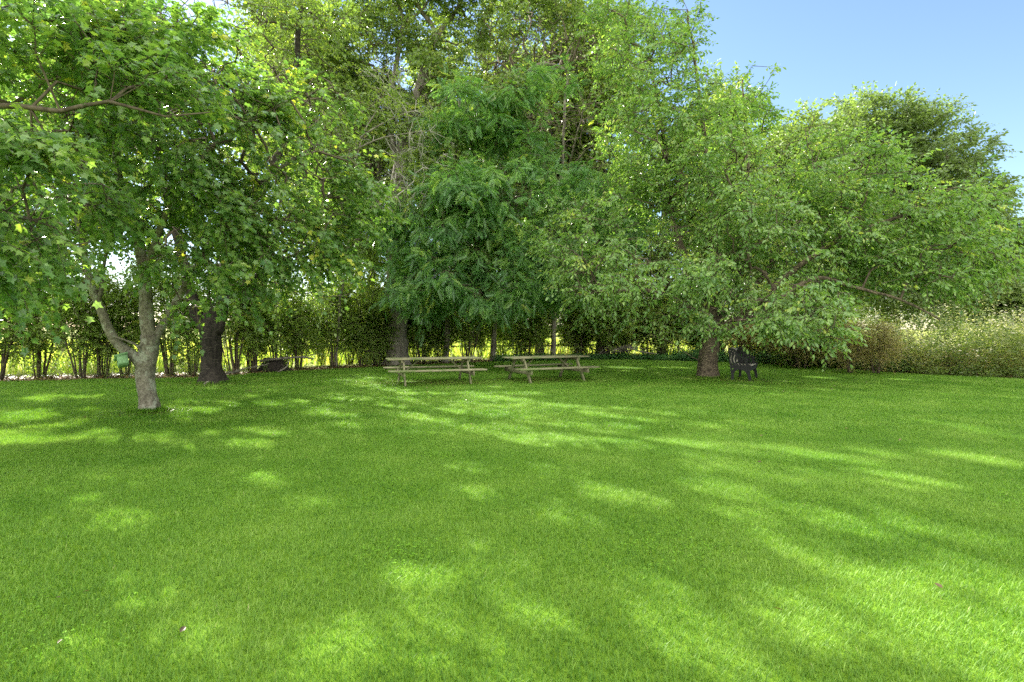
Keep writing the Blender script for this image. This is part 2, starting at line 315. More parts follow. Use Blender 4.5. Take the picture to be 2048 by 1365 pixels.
T_BL = (np.array([(-.5, 0, 0), (.5, 0, 0), (.35, .5, .05), (-.35, .5, .05), (0, 1, .18)]), [np.array([[0, 1, 2, 3]]), np.array([[3, 2, 4]])])
def leaves(mb, P, A, Nn, S, tmpl, rnd):
    A = nrm(A); Nn = nrm(Nn - (Nn * A).sum(1, keepdims=True) * A); X = np.cross(A, Nn)
    T, Fs = tmpl; k = len(T)
    V = P[:, None, :] + S[:, None, None] * (T[None, :, 0, None] * X[:, None, :] + T[None, :, 1, None] * A[:, None, :] + T[None, :, 2, None] * Nn[:, None, :])
    off = (np.arange(len(P)) * k)[:, None, None]
    mb.add(V.reshape(-1, 3), [(f[None] + off).reshape(-1, f.shape[1]) for f in Fs], np.repeat(rnd, k))
def twigs(mb, P, D, L, r, droop):
    # 3-sided two-segment twig for every spray
    n = len(P); ref = np.array([.3, .2, .93]); u = nrm(np.cross(D, ref)); v = np.cross(D, u)
    a = np.array([0, 2.094, 4.189]); ts = [0, .5, 1.]; rs = [1, .7, .25]; rings = []
    for t, q in zip(ts, rs):
        c = P + D * (L * t)[:, None] + np.array([0, 0, -1.]) * (droop * L * t * t)[:, None]
        rings.append(c[:, None, :] + (r[:, None, None] * q) * (np.cos(a)[None, :, None] * u[:, None, :] + np.sin(a)[None, :, None] * v[:, None, :]))
    V = np.stack(rings, 1).reshape(n, 9, 3); F1 = []
    for i in range(2):
        for j in range(3): F1.append([i * 3 + j, i * 3 + (j + 1) % 3, i * 3 + 3 + (j + 1) % 3, i * 3 + 3 + j])
    F1 = np.array(F1)
    mb.add(V.reshape(-1, 3), [(F1[None] + (np.arange(n) * 9)[:, None, None]).reshape(-1, 4)])
STY = {
 'maple':  dict(t=T_MAP, mat=M_maple, n=16, L=.55, size=.088, side=1.0, fwd=.35, down=.45, droop=.25, nup=1.0, nj=.55),
 'cherry': dict(t=T_OV, mat=M_cherry, n=12, L=.55, size=.125, side=.8, fwd=.5, down=.7, droop=.35, nup=.8, nj=.6),
 'pinn':   dict(t=T_FR, mat=M_pinn, n=5, L=.5, size=.36, side=1.0, fwd=.5, down=.6, droop=.5, nup=1.0, nj=.6, aj=.5),
 'tall':   dict(t=T_OV2, mat=M_tall, n=16, L=.7, size=.135, side=.8, fwd=.4, down=.6, droop=.4, nup=.7, nj=.8),
 'back':   dict(t=T_OV2, mat=M_back, n=18, L=.9, size=.21, side=.9, fwd=.4, down=.4, droop=.2, nup=.7, nj=.8),
 'hedge':  dict(t=T_OV2, mat=M_hedge, n=18, L=.45, size=.085, side=.8, fwd=.6, down=.1, droop=.1, nup=.8, nj=.8),
 'brown':  dict(t=T_OV2, mat=M_brown, n=14, L=.45, size=.06, side=.8, fwd=.6, down=.1, droop=.1, nup=.8, nj=.8),
}
def blob_points(blobs, n, clumps=5, cs=.28, shell=.55):
    "n points inside the union of ellipsoids (centre, rx, ry, rz, weight), gathered in clumps"
    w_ = np.array([b[1] * b[2] * b[3] * b[4] for b in blobs]); w_ = (w_ ** .8) / (w_ ** .8).sum()
    out = []
    for b, f in zip(blobs, w_):
        k = max(4, int(n * f)); nc = max(2, k // clumps)
        d = nrm(rng.normal(size=(nc, 3))); r = (shell + (1 - shell) * rng.random(nc)) ; r = np.where(rng.random(nc) < .25, rng.random(nc), r)
        C_ = d * r[:, None]
        q = C_[rng.integers(0, nc, k)] + rng.normal(0, cs, (k, 3)) * np.array([1, 1, .7]) / max(1, (b[1] ** .5))
        ln = np.linalg.norm(q, axis=1, keepdims=True); q = np.where(ln > 1.08, q / ln * 1.05, q)
        out.append(b[0] + q * np.array([b[1], b[2], b[3]]))
    return np.concatenate(out)
def grow(limbs, pts, alpha=.35):
    P = []; par = []; rad = []; fixed = []; ends = []
    for (poly, r0, r1, conn) in limbs:
        q, rr = smooth_poly(poly, np.linspace(r0, r1, len(poly)), .3)
        for i in range(len(q)):
            P.append(q[i]); rad.append(rr[i]); fixed.append(True)
            par.append(len(P) - 2 if i else -1)
    nf = len(P); pts = pts[pts[:, 2] > .25]
    P = np.array(P); allP = np.concatenate([P, pts]); n = len(allP)
    par = par + [-1] * len(pts); path = np.zeros(n)
    thick = np.array(rad); start = P[0]
    path[:nf] = np.linalg.norm(P - start, axis=1) * .6
    U = np.arange(nf, n)
    best = np.full(n, 1e9); bp = np.full(n, -1)
    for i in range(nf):
        if thick[i] > max(.12, thick.max() * .7): continue
        c = np.linalg.norm(allP[nf:] - allP[i], axis=1) + alpha * path[i] * .6
        m = c < best[nf:]; best[nf:][m] = c[m]; bp[nf:][m] = i
    alive = np.zeros(n, bool); alive[nf:] = True
    for _ in range(len(pts)):
        i = int(np.argmin(np.where(alive, best, 1e9))); alive[i] = False
        par[i] = int(bp[i]); dd = np.linalg.norm(allP[i] - allP[par[i]]); path[i] = path[par[i]] + dd
        c = np.linalg.norm(allP - allP[i], axis=1) + alpha * path[i]
        m = alive & (c < best); best[m] = c[m]; bp[m] = i
    return allP, np.array(par), nf, np.array(rad)
def tree(name, base, limbs, blobs, sty, npts, label, cat, bark, group=None, nspray=2, size=1., twr=.0045, sides=16, rough=.12, flare=.35, alpha=.12, tint=(0, 1), clumps=8, cs=.26, wind=(0, 0, 0), leaf_keep=1., rpow=.0062, bare=0., twigmat=None, parts=('trunk', 'crown'), rootname=None):
    root = empty(name, tuple(base), label, cat, group)
    s = dict(STY[sty]); pts = blob_points(blobs, npts, clumps, cs)
    P, par, nf, lr = grow(limbs, pts, alpha)
    n = len(P); cnt = np.zeros(n); kids = [[] for _ in range(n)]
    for i in range(nf, n): kids[par[i]].append(i)
    # subtree tip counts
    order = []; st = [i for i in range(nf)]
    while st:
        i = st.pop(); order.append(i); st.extend(kids[i])
    cnt = np.ones(n)
    for i in reversed(order):
        if i >= nf and kids[i]: cnt[i] = sum(cnt[k] for k in kids[i]) + .3
    mb = MB(); rd = rpow * cnt ** .52 + .002
    for k, (poly, r0, r1, conn) in enumerate(limbs):
        q, rr = smooth_poly(poly, np.linspace(r0, r1, len(poly)) if not isinstance(conn, (list, tuple)) else conn, .12 if r0 > .08 else .25, .05)
        tube(mb, q, rr, sides if r0 > .1 else (10 if r0 > .05 else 6), True, rough if r0 > .06 else 0, seed=k * 1.7 + base[0], flare=flare if k == 0 else 0)
    bb = MB()
    starts = [k for i in range(nf) for k in kids[i]]
    while starts:
        s0 = starts.pop(); ch = [par[s0], s0]
        while kids[ch[-1]]:
            ks = sorted(kids[ch[-1]], key=lambda k: -cnt[k]); starts.extend(ks[1:]); ch.append(ks[0])
        rr = np.concatenate([[rd[s0] * 1.15], rd[ch[1:]]])
        if ch[0] < nf: rr = np.minimum(rr, lr[ch[0]] * .75 + .004)
        ln = np.linalg.norm(P[ch[1]] - P[ch[0]]); pc = P[ch]
        if ln > .7:
            k_ = max(1, int(ln / .5)); s_ = (np.arange(1, k_ + 1) / (k_ + 1))[:, None]
            ins = pc[0] * (1 - s_) + pc[1] * s_ + np.array([0, 0, 1.]) * .10 * ln * np.sin(np.pi * s_) + rng.normal(0, .035, (k_, 3)) * ln ** .5
            pc = np.concatenate([pc[:1], ins, pc[1:]]); rr = np.concatenate([rr[:1], np.linspace(rr[0], rr[1], k_ + 2)[1:-1], rr[1:]])
        q, r2 = smooth_poly(pc, rr, .3 if cnt[s0] > 4 else .5, .07)
        tube(bb, q, r2, 6 if rr[0] > .02 else 4, False)
    # sprays of leaves on the thin wood
    c = np.average(np.array([b[0] for b in blobs]), axis=0)
    idx = np.array([i for i in range(nf, n) if cnt[i] <= 9])
    Pi = np.repeat(P[idx], nspray, 0); Pp = np.repeat(P[par[idx]], nspray, 0); m = len(Pi)
    f = rng.random((m, 1)) * .6; base_p = Pi * (1 - f) + Pp * f
    d0 = nrm(Pi - Pp); out = nrm((Pi - c) * np.array([1, 1, .6]))
    D = nrm(d0 * .55 + out * .45 + rng.normal(0, .55, (m, 3)) * np.array([1, 1, .6]) + np.array(wind))
    L = s['L'] * rng.uniform(.6, 1.25, m); drp = s['droop'] * rng.uniform(.3, 1.5, m)
    if name != 'hedge_shrub':
        ok_ = open_lanes(base_p + D * (L * .45)[:, None], name); base_p = base_p[ok_]; D = D[ok_]; L = L[ok_]; drp = drp[ok_]; m = len(L)
    twigs(bb, base_p, D, L, np.full(m, twr), drp)
    tr = mb.build(parts[0], bark, root, True); bb.build('branches', twigmat or B_twig, root, True)
    keep = rng.random(m) >= bare; base_p = base_p[keep]; D = D[keep]; L = L[keep]; drp = drp[keep]; m = len(L)
    k = s['n']; t = (np.arange(k) + .6) / k
    side0 = nrm(np.cross(D, np.array([0, 0, 1.]) + rng.normal(0, .25, (m, 3))))
    sg = np.where(np.arange(k) % 2 == 0, 1., -1.)
    tt = np.repeat(t[None], m, 0) + rng.normal(0, .03, (m, k))
    LP = base_p[:, None] + D[:, None] * (L[:, None] * tt)[..., None] + np.array([0, 0, -1.]) * (drp[:, None] * L[:, None] * tt ** 2)[..., None]
    sd_ = side0[:, None] * sg[None, :, None]
    Dn = nrm(D + np.array([0, 0, -1.]) * drp[:, None] * .8)[:, None]
    A = Dn * (s['fwd'] + .8 * (tt[..., None] > .88)) + sd_ * s['side'] * np.where(tt[..., None] > .88, .2, 1) + np.array([0, 0, -1.]) * s['down'] * rng.uniform(.2, 1.3, (m, k, 1)) + rng.normal(0, s.get('aj', .25), (m, k, 3)) + np.array(wind) * .5
    Nn = np.array([0, 0, 1.]) * s['nup'] + out.mean(0) * 0 + rng.normal(0, s['nj'], (m, k, 3)) + nrm(base_p - c)[:, None] * .35
    S_ = s['size'] * size * rng.uniform(.6, 1.2, (m, k))
    A = nrm(A); LP = LP + A * (.25 * S_)[..., None]
    cl = rng.random((m, 1)) * .5 + rng.random((m, k)) * .5
    # an occasional spray is young and yellow
    rn = tint[0] + (tint[1] - tint[0]) * np.clip(cl + np.where(rng.random((m, 1)) < .06, .35, 0), 0, 1)
    kp = (rng.random((m, k)) < leaf_keep) & (open_lanes(LP.reshape(-1, 3), name).reshape(m, k) if name != 'hedge_shrub' else True)
    lb = MB(); leaves(lb, LP[kp], A[kp], Nn[kp], S_[kp], s['t'], rn[kp])
    lb.build(parts[1], s['mat'], root)
    return root
def B(px, py, d, rx, ry, rd, wt=1.):
    return (at(px, py, d), rx / F * d, rd, ry / F * d, wt)
def poly(*a): return [at(*q) for q in a]

# --- the grey maple on the left
mbase = gnd(295, 9.8)
tree('maple_tree', mbase, [
    ([mbase + (0, 0, -.1), mbase + (0, 0, .12), at(293, 790, 9.8), at(291, 745, 9.8), at(297, 705, 9.8), at(298, 670, 9.8)], .19, .15, [.165, .155, .142, .148, .152, .13]),
    (poly((291, 745, 9.78), (268, 712, 9.7), (238, 690, 9.6), (212, 640, 9.5), (195, 605, 9.45), (178, 560, 9.4), (160, 470, 9.3), (120, 340, 9.2)), .10, .04, 0),
    (poly((298, 680, 9.8), (292, 620, 9.85), (286, 550, 9.9), (272, 450, 9.9), (240, 360, 9.9), (232, 220, 10), (225, 60, 10)), .12, .04, 0),
    (poly((300, 690, 9.8), (320, 660, 9.9), (345, 625, 10.1), (380, 560, 10.2), (430, 470, 10.3), (520, 370, 10.6), (620, 300, 10.8)), .085, .03, 0),
    (poly((195, 605, 9.45), (205, 575, 9.5), (208, 540, 9.7), (215, 460, 9.9)), .045, .02, 0),
    (poly((286, 560, 9.9), (330, 430, 9.6), (400, 320, 9.3), (500, 240, 9.2), (580, 200, 9.2)), .06, .02, 0),
    (poly((291, 715, 9.75), (272, 690, 9.6), (250, 680, 9.5), (225, 672, 9.4)), .03, .012, 0),
    ], [B(110, 430, 9.3, 150, 110, 1.5), B(330, 300, 9.5, 220, 150, 1.9), B(520, 330, 9.6, 190, 140, 1.8), B(650, 400, 9.9, 110, 110, 1.4),
        B(460, 500, 9.4, 170, 85, 1.4), B(400, 150, 10, 200, 120, 1.9), B(190, 120, 9.6, 220, 150, 2), B(560, 220, 10.6, 120, 90, 1.5), B(430, 585, 9.2, 90, 40, .8), B(90, 540, 9.2, 90, 40, .8), B(610, 500, 9.8, 90, 60, 1.0)],
    'maple', 2300, 'grey barked maple forking low into three limbs, left on the lawn', 'maple tree', B_maple, sides=28, rough=.09, flare=.22, wind=(.35, 0, -.35), nspray=2, rpow=.0045)
# --- neighbouring maple whose limbs reach in from the left
nb = np.array([-8.6, 6.3, 0.])
tree('maple_tree', nb, [
    ([nb, nb + (0, 0, 1.2), nb + (.15, 0, 2.4), nb + (.2, .1, 4.2), nb + (.3, .2, 6.)], .2, .08, 0),
    ([nb + (.1, 0, 2.3), at(-120, 235, 6.3), at(0, 214, 6.1), at(120, 222, 6.0), at(220, 205, 6.0), at(330, 232, 6.1), at(420, 225, 6.3)], .045, .006, 0),
    ([nb + (.1, 0, 2.5), at(-100, 210, 6.6), at(30, 208, 6.6), at(90, 165, 6.8), at(180, 130, 6.9), at(250, 60, 7.0)], .038, .006, 0),
    ([nb + (.15, 0, 1.6), at(-200, 420, 6.0), at(-60, 410, 5.7), at(60, 440, 5.6)], .05, .012, 0),
    ([nb + (.2, .1, 4.0), at(-80, -60, 6.4), at(80, -40, 6.3)], .06, .02, 0)],
    [B(40, 430, 5.6, 110, 110, .9), B(110, 340, 6.1, 120, 60, .9), B(20, 560, 5.9, 80, 40, .7), B(80, 80, 6.5, 190, 90, 1.1), B(260, 170, 6.6, 150, 60, .9), B(-200, 250, 6.5, 150, 200, 1.2, .5), B(300, 60, 7.4, 130, 60, .9), B(10, 300, 5.3, 60, 60, .6)],
    'maple', 680, 'maple reaching in from beyond the left edge with large leaves near the camera', 'maple tree', B_twig, wind=(.35, 0, -.3), rpow=.004, size=1.0)
for tx, ty, hh, lb_ in ((-17.5, 10.5, 9.5, 'airy tree added left of the frame to dapple the lawn, level with the grey maple'), (-15, 2.5, 8.5, 'airy tree added left of the frame to dapple the lawn, nearest the camera'), (-22, 15, 11, 'airy tree added left of the frame to dapple the lawn, by the hedge')):  # unseen trees added on the left to cast dapples on the lawn
    b = np.array([tx, ty, 0.]); bl = [(np.array([tx + rng.uniform(-2.2, 2.2), ty + rng.uniform(-2.5, 2.5), hh * q]), 1.6, 1.6, 1.1, 1.) for q in (.3, .42, .5, .58, .66, .75, .85, .95)]
    tree('added_shade_tree', b, [([b, b + (0, 0, hh * .4), b + (.2, .1, hh * .85)], .2, .05, 0)], bl, 'tall', 620, lb_, 'tree', B_grey, group='airy trees added out of view to dapple the lawn')
# --- dark trunked tree by the hedge
db = gnd(427, 14.9)
tree('dark_barked_tree', db, [
    ([db + (0, 0, -.1), db + (0, 0, .15), at(424, 740, 14.9), at(422, 700, 14.9), at(420, 655, 14.9), at(424, 610, 15)], .36, .25, [.31, .28, .25, .245, .255, .19]),
    (poly((414, 665, 14.85), (395, 635, 14.8), (382, 590, 14.8), (360, 500, 14.8), (330, 380, 15), (300, 200, 15.2), (290, 20, 15.4)), .17, .06, 0),
    (poly((432, 665, 14.9), (445, 620, 15), (452, 540, 15.2), (500, 420, 15.5), (560, 300, 15.8), (590, 150, 16), (600, -20, 16)), .17, .06, 0),
    (poly((440, 620, 15), (490, 570, 14.6), (560, 520, 14.4), (640, 500, 14.4)), .08, .025, 0)],
    [B(450, 470, 15.3, 200, 110, 2.2), B(640, 560, 15, 100, 45, 1.3), B(590, 420, 16, 150, 110, 2.2), B(330, 200, 15.6, 240, 180, 2.5), B(600, 150, 16.5, 170, 150, 2.5), B(200, 450, 15, 150, 120, 2), B(420, 0, 16, 260, 120, 2.5), B(60, 200, 15.5, 160, 170, 2.4), B(430, 20, 14.5, 160, 70, 2)],
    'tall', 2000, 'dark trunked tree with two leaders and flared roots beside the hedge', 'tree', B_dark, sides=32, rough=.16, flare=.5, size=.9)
# --- cherry on the right
cb = gnd(1415, 16.5)
tree('cherry_tree', cb, [
    ([cb + (0, 0, -.1), cb + (0, 0, .15), at(1416, 730, 16.5), at(1418, 700, 16.5), at(1422, 670, 16.5), at(1424, 650, 16.5)], .40, .27, [.35, .31, .285, .26, .25, .21]),
    (poly((1422, 672, 16.45), (1460, 650, 16.2), (1500, 625, 16), (1530, 590, 15.8), (1600, 530, 15.5), (1700, 470, 15.2), (1840, 420, 15)), .15, .035, 0),
    (poly((1424, 668, 16.4), (1500, 640, 15.5), (1620, 560, 15.0), (1700, 572, 14.6), (1800, 600, 14.4), (1880, 640, 14.3)), .09, .02, 0),
    (poly((1420, 672, 16.5), (1390, 630, 16.3), (1330, 590, 16), (1240, 580, 15.6), (1150, 590, 15.4)), .11, .025, 0),
    (poly((1420, 665, 16.5), (1405, 580, 16.6), (1350, 460, 16.6), (1330, 300, 16.8), (1300, 120, 17)), .14, .03, 0),
    (poly((1424, 660, 16.5), (1432, 540, 16.7), (1420, 380, 17), (1400, 200, 17), (1375, 20, 17)), .14, .025, 0),
    (poly((1428, 660, 16.6), (1475, 560, 17), (1500, 420, 17.5), (1490, 280, 17.6), (1485, 160, 17.6)), .11, .02, 0),
    (poly((1470, 640, 16.2), (1560, 500, 16.6), (1640, 380, 17), (1720, 300, 17)), .10, .02, 0),
    (poly((1430, 675, 16.3), (1440, 650, 15.6), (1500, 640, 14.6), (1600, 650, 13.6), (1680, 680, 13.0)), .05, .012, 0),
    (poly((1402, 722, 16.2), (1385, 715, 16.0), (1350, 690, 15.8), (1300, 668, 15.6)), .018, .008, 0),
    ], [B(1360, 90, 17, 45, 110, 1.6), B(1290, 240, 16.6, 100, 170, 2.4), B(1250, 60, 17.5, 70, 90, 1.8), B(1360, 300, 16.5, 100, 130, 2.6), B(1480, 250, 17.5, 60, 120, 1.6), B(1450, 410, 16, 130, 120, 2.6), B(1620, 370, 16.5, 120, 100, 2.4),
        B(1600, 500, 15.6, 150, 90, 2.2), B(1750, 430, 15.6, 140, 105, 2.4), B(1870, 450, 15, 110, 90, 2), B(1950, 510, 14.8, 80, 80, 1.5), B(1820, 530, 14.6, 130, 60, 1.6),
        B(1260, 560, 15.5, 150, 75, 2), B(1420, 560, 15, 120, 70, 1.8), B(1600, 600, 14, 140, 55, 1.5), B(1350, 640, 15, 90, 30, 1.1), B(1690, 660, 13.1, 55, 45, .6), B(1180, 480, 16, 90, 90, 2), B(1440, 655, 14.6, 60, 25, .6), B(1560, 650, 14, 60, 25, .6)],
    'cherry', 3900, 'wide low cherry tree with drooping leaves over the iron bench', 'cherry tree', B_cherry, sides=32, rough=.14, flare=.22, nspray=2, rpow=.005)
# --- tall central tree
tb = gnd(795, 22.3)
tree('tall_tree', tb, [
    ([tb, at(795, 700, 22.3), at(793, 620, 22.3), at(792, 500, 22.2), at(790, 430, 22), at(800, 330, 22), at(830, 200, 22.2), at(862, 105, 22.4)], .45, .2, [.5, .44, .42, .37, .34, .27, .2, .16]),
    (poly((862, 110, 22.4), (868, 60, 22.5), (835, 10, 22.5), (820, -60, 22.5)), .12, .05, 0),
    (poly((862, 110, 22.4), (880, 65, 22.5), (915, 15, 22.6), (940, -60, 22.7)), .13, .05, 0),
    (poly((795, 440, 22), (850, 420, 21.6), (905, 400, 21.3), (935, 335, 21.2), (960, 260, 21.2), (1010, 190, 21.3), (1080, 130, 21.4), (1130, 140, 21.5)), .22, .05, 0),
    (poly((795, 350, 22), (780, 220, 22), (800, 80, 22.2), (805, 40, 22.2), (785, -30, 22.3)), .13, .05, 0),
    (poly((805, 45, 22.2), (840, 25, 22.2), (870, -20, 22.3)), .07, .03, 0),
    (poly((792, 470, 22), (740, 380, 21.5), (690, 290, 21), (640, 220, 21)), .12, .03, 0)],
    [B(740, 80, 22.5, 110, 90, 2.4), B(930, 130, 22.6, 100, 80, 2.4), B(1060, 80, 22, 130, 90, 2.6), B(700, 260, 21.5, 110, 100, 2.2), B(860, 250, 23, 110, 90, 2), B(1180, 70, 22.5, 110, 80, 2.4), B(900, -50, 22.5, 280, 80, 3.2, 2.), B(980, 60, 23, 90, 70, 2.4, 1.5), B(900, 330, 20.2, 80, 80, 1.5, 1.3), B(1030, 210, 19.6, 80, 60, 1.5, 1.3), B(860, 160, 21, 70, 50, 1.5), B(960, 500, 19.2, 60, 50, 1.1), B(800, 150, 22.5, 90, 90, 2., 1.5), B(600, 100, 22, 120, 110, 2.4), B(1030, 230, 22, 120, 60, 2), B(950, 480, 22, 120, 80, 2), B(680, 430, 22, 100, 100, 2)],
    'tall', 4600, 'tall tree with a thick trunk in the hedge behind the left picnic table', 'tree', B_grey, sides=20, nspray=3, rpow=.006, size=1.1)
# --- dark feathery leaved trees
def pinn(px, d, blobs, n, label, topy):
    b = gnd(px, d)
    cx = np.mean([q[0] for q in blobs], axis=0)
    L = [([b, at(px + 4, 620, d), at(px - 6, 520, d - 1), at(px + 14, 380, d - 2.5), at(px + 30, topy, d - 4)], .13, .04, 0)]
    for q in blobs: 
        z = 1.6 + .5 * (q[0][2] - 1); s0 = np.array([b[0], b[1] - min(3.5, max(0, (z - 3) * .5)), z]); L.append(([s0, s0 * .5 + q[0] * .5 + (0, 0, .25), q[0]], .05, .015, 0))
    return tree('feathery_leaved_tree', b, L, blobs, 'pinn', n, label, 'tree', B_grey, nspray=3, group='dark trees with feathery leaves', rpow=.005, cs=.34, clumps=3)
pinn(890, 23.6, [B(870, 560, 19, 90, 60, 1.6), B(930, 420, 19, 100, 90, 2), B(940, 240, 19.4, 90, 60, 1.8), B(820, 470, 19.8, 60, 70, 1.5)], 620, 'dark feathery tree just right of the thick trunk, above the left picnic table', 200)
pinn(985, 25.0, [B(1010, 550, 19, 110, 75, 1.8), B(1040, 400, 19, 110, 90, 2), B(1040, 240, 19.6, 100, 80, 2)], 470, 'dark feathery tree standing between the two picnic tables', 160)
pinn(1105, 25.8, [B(1130, 520, 19.4, 100, 90, 1.8), B(1140, 350, 19.6, 110, 100, 2), B(1170, 210, 20, 90, 70, 1.8), B(1220, 440, 20, 70, 90, 1.6)], 560, 'dark feathery tree behind the right picnic table', 150)
# --- half bare tree with pale twigs
pb = gnd(672, 20.9)
tree('half_bare_tree', pb, [([pb, at(680, 610, 20.2), at(698, 480, 18.8), at(712, 330, 18.2), at(716, 282, 18.2), at(790, 235, 18.2), at(830, 222, 18.2)], .05, .018, 0),
    (poly((712, 300, 18.2), (770, 275, 18), (860, 262, 18)), .03, .01, 0), (poly((700, 450, 18.4), (770, 380, 18), (850, 390, 17.8), (890, 430, 17.8)), .03, .01, 0), (poly((710, 330, 18.2), (740, 240, 18.3), (800, 170, 18.4)), .03, .01, 0)],
    [B(800, 250, 18.1, 80, 60, 1.2), B(820, 400, 17.9, 80, 50, 1.1), B(780, 170, 18.4, 60, 50, 1), B(850, 330, 18.2, 70, 60, 1.2)],
    'hedge', 420, 'spindly pale tree with many bare twigs between maple and dark feathery trees', 'tree', B_grey, bare=.62, twigmat=B_pale, twr=.004, rpow=.005)
# --- trees beyond the hedge
def backtree(px, d, top, wid, low, n, label, sty='back', tint=(0, 1), cat='tree', name='background_tree'):
    b = gnd(px, d); H = EYE + (HZ - top) / F * d; W_ = wid / F * d / 2; z0 = low; x0 = b[0]
    L = [([b, b + (0, 0, H * .3), b + (.3, 0, H * .6), b + (.2, 0, H * .86)], .07 + H * .009, .04, 0)]
    bl = []
    for k in range(9):
        a = k * 2.4 + px; f = (k + .5) / 9; hr = math.sin(math.pi * min(1, .18 + .72 * f)) 
        c = np.array([x0 + math.cos(a) * W_ * .5 * hr, d + math.sin(a) * W_ * .45 * hr, z0 + (H - z0) * (.12 + .76 * f)])
        bl.append((c, W_ * .55 * max(.5, hr), W_ * .5 * max(.5, hr), (H - z0) * .17, 1.))
        s0 = np.array([x0 + .1, d, max(.8, c[2] * .62)]); L.append(([s0, (s0 + c) / 2 + (0, 0, .2), c], .05 + H * .003, .02, 0))
    return tree(name, b, L, bl, sty, n, label, cat, B_grey, group='trees beyond the hedge', sides=10, tint=tint, nspray=3, rpow=.006, twr=.005, clumps=5, cs=.34, size=1.7 if sty == 'maple' else 1)
backtree(120, 27, -30, 420, 6.5, 1300, 'tall tree beyond the hedge at the far left')
backtree(640, 27, -30, 360, 6.5, 1500, 'tall tree beyond the hedge between the dark trunk and the thick trunk')
backtree(960, 31, -60, 420, 3, 2000, 'broad tree far beyond the hedge behind the thick trunk crown')
backtree(1080, 28, -60, 320, 2.0, 2000, 'tall yellow green tree beyond the hedge behind the feathery trees')
backtree(1200, 28, -30, 240, 1.2, 1500, 'leafy tree beyond the hedge to the left of the cherry crown')
backtree(1440, 27, 120, 190, 1.0, 1100, 'slim tree whose top shows left of the rounded crown')
backtree(745, 26, 120, 240, .8, 1500, 'bushy tree beyond the hedge right behind the thick trunk', sty='tall')
backtree(1320, 28, 240, 230, .8, 1000, 'bushy tree beyond the hedge seen through the left of the cherry', sty='tall')
backtree(1610, 29, 190, 280, .8, 1400, 'grey green tree between the slim top and the rounded crown', tint=(0, .6))
rb = gnd(1790, 33)
tree('rounded_tree', rb, [([rb, rb + (0, 0, 4), rb + (.2, 0, 8), rb + (.2, 0, 12)], .35, .08, 0), ([rb + (0, 0, 3), rb + (-2.5, 0, 7), rb + (-4, 0, 9)], .14, .04, 0), ([rb + (0, 0, 3), rb + (2.5, 0, 6.5), rb + (4, 0, 8.5)], .14, .04, 0)],
     [B(1700, 290, 33, 110, 85, 3.4), B(1760, 265, 32.5, 90, 62, 3), B(1830, 320, 32, 110, 95, 3.4), B(1900, 400, 32.5, 70, 90, 2.8), B(1640, 350, 33, 90, 100, 3), B(1780, 430, 31.5, 170, 120, 3.6), B(1720, 560, 31, 130, 80, 2.6), B(1840, 580, 30.5, 120, 70, 2.6), B(1900, 520, 32.5, 90, 90, 3)],
     'back', 3300, 'large rounded dark green crown behind the right of the cherry', 'tree', B_grey, group='trees beyond the hedge', nspray=3, clumps=2, cs=.5, tint=(0, .3), size=.95, rpow=.006, twr=.005, sides=10)
backtree(1960, 33, 365, 240, .8, 1200, 'lower dark green tree on the right shoulder of the rounded crown', tint=(0, .5))
backtree(2060, 27, 560, 150, .4, 600, 'small grey green tree at the right edge above the weeds', tint=(0, .8))

# ------------------------------------------------------------------ hedge shrubs
def shrub_mesh(h, wd, nst, sty, n, lowleaf, seed):
    global rng
    old = rng; rng = np.random.default_rng(seed)
    L = []; bl = []
    for k in range(nst):
        a = rng.random() * 6.28; r = rng.uniform(.2, 1) * wd * .5
        p0 = np.array([math.cos(a) * .12, math.sin(a) * .10, 0]); p3 = np.array([math.cos(a) * r, math.sin(a) * r * .7, h * rng.uniform(.75, .97)])
        L.append(([p0, p0 * .7 + p3 * .3 + (rng.normal(0, .06), 0, 0), p0 * .35 + p3 * .65 + rng.normal(0, .08, 3), p3], rng.uniform(.010, .036), .005, 0))
        bl.append((p3 - (0, 0, h * .22), wd * .32, wd * .3, h * .28, 1.)); bl.append((p3 * .6 + (0, 0, -h * .05), wd * .32, wd * .3, h * .22, .8))
    bl.append((np.array([0, 0, h * lowleaf]), wd * .5, wd * .42, h * .24, 1.2))
    t = tree('hedge_shrub', np.zeros(3), L, bl, sty, n, 'x', 'shrub', B_twig, nspray=2, rpow=.004, twr=.0028, parts=('stem', 'foliage'), sides=7, leaf_keep=.9, rough=.05)
    rng = old; return t
SHR = [shrub_mesh(3.7, 2.0, 9, 'hedge', 430, .3, 1), shrub_mesh(4.2, 2.2, 10, 'hedge', 520, .28, 2), shrub_mesh(3.6, 2.0, 8, 'hedge', 400, .3, 3), shrub_mesh(3.6, 2.3, 9, 'hedge', 800, .25, 4), shrub_mesh(2.8, 2.0, 9, 'brown', 600, .3, 5), shrub_mesh(3.4, 1.8, 12, 'hedge', 330, .3, 6)]
used = set()
def place(k, loc, rz, sc, label, group, name=None):
    src = SHR[k]
    if k in used:
        o = src.copy(); COL.objects.link(o)
        for c in src.children:
            d = c.copy(); COL.objects.link(d); d.parent = o
    else: o = src; used.add(k)
    o.location = loc; o.rotation_euler = (0, 0, rz); o.scale = (sc, sc, sc); o['label'] = label; o['group'] = group
    return o
ORD = ['first', 'second', 'third', 'fourth', 'fifth', 'sixth', 'seventh', 'eighth', 'ninth', 'tenth', 'eleventh', 'twelfth', 'thirteenth', 'fourteenth', 'fifteenth', 'sixteenth', 'seventeenth', 'eighteenth', 'nineteenth', 'twentieth', 'twenty-first', 'twenty-second', 'twenty-third', 'twenty-fourth', 'twenty-fifth', 'twenty-sixth']
hx = [-60, 5, 78, 152, 215, 262, 340, 385, 470, 515, 560, 610, 660, 712, 752, 845, 925, 1025, 1070, 1150, 1205, 1260, 1310]
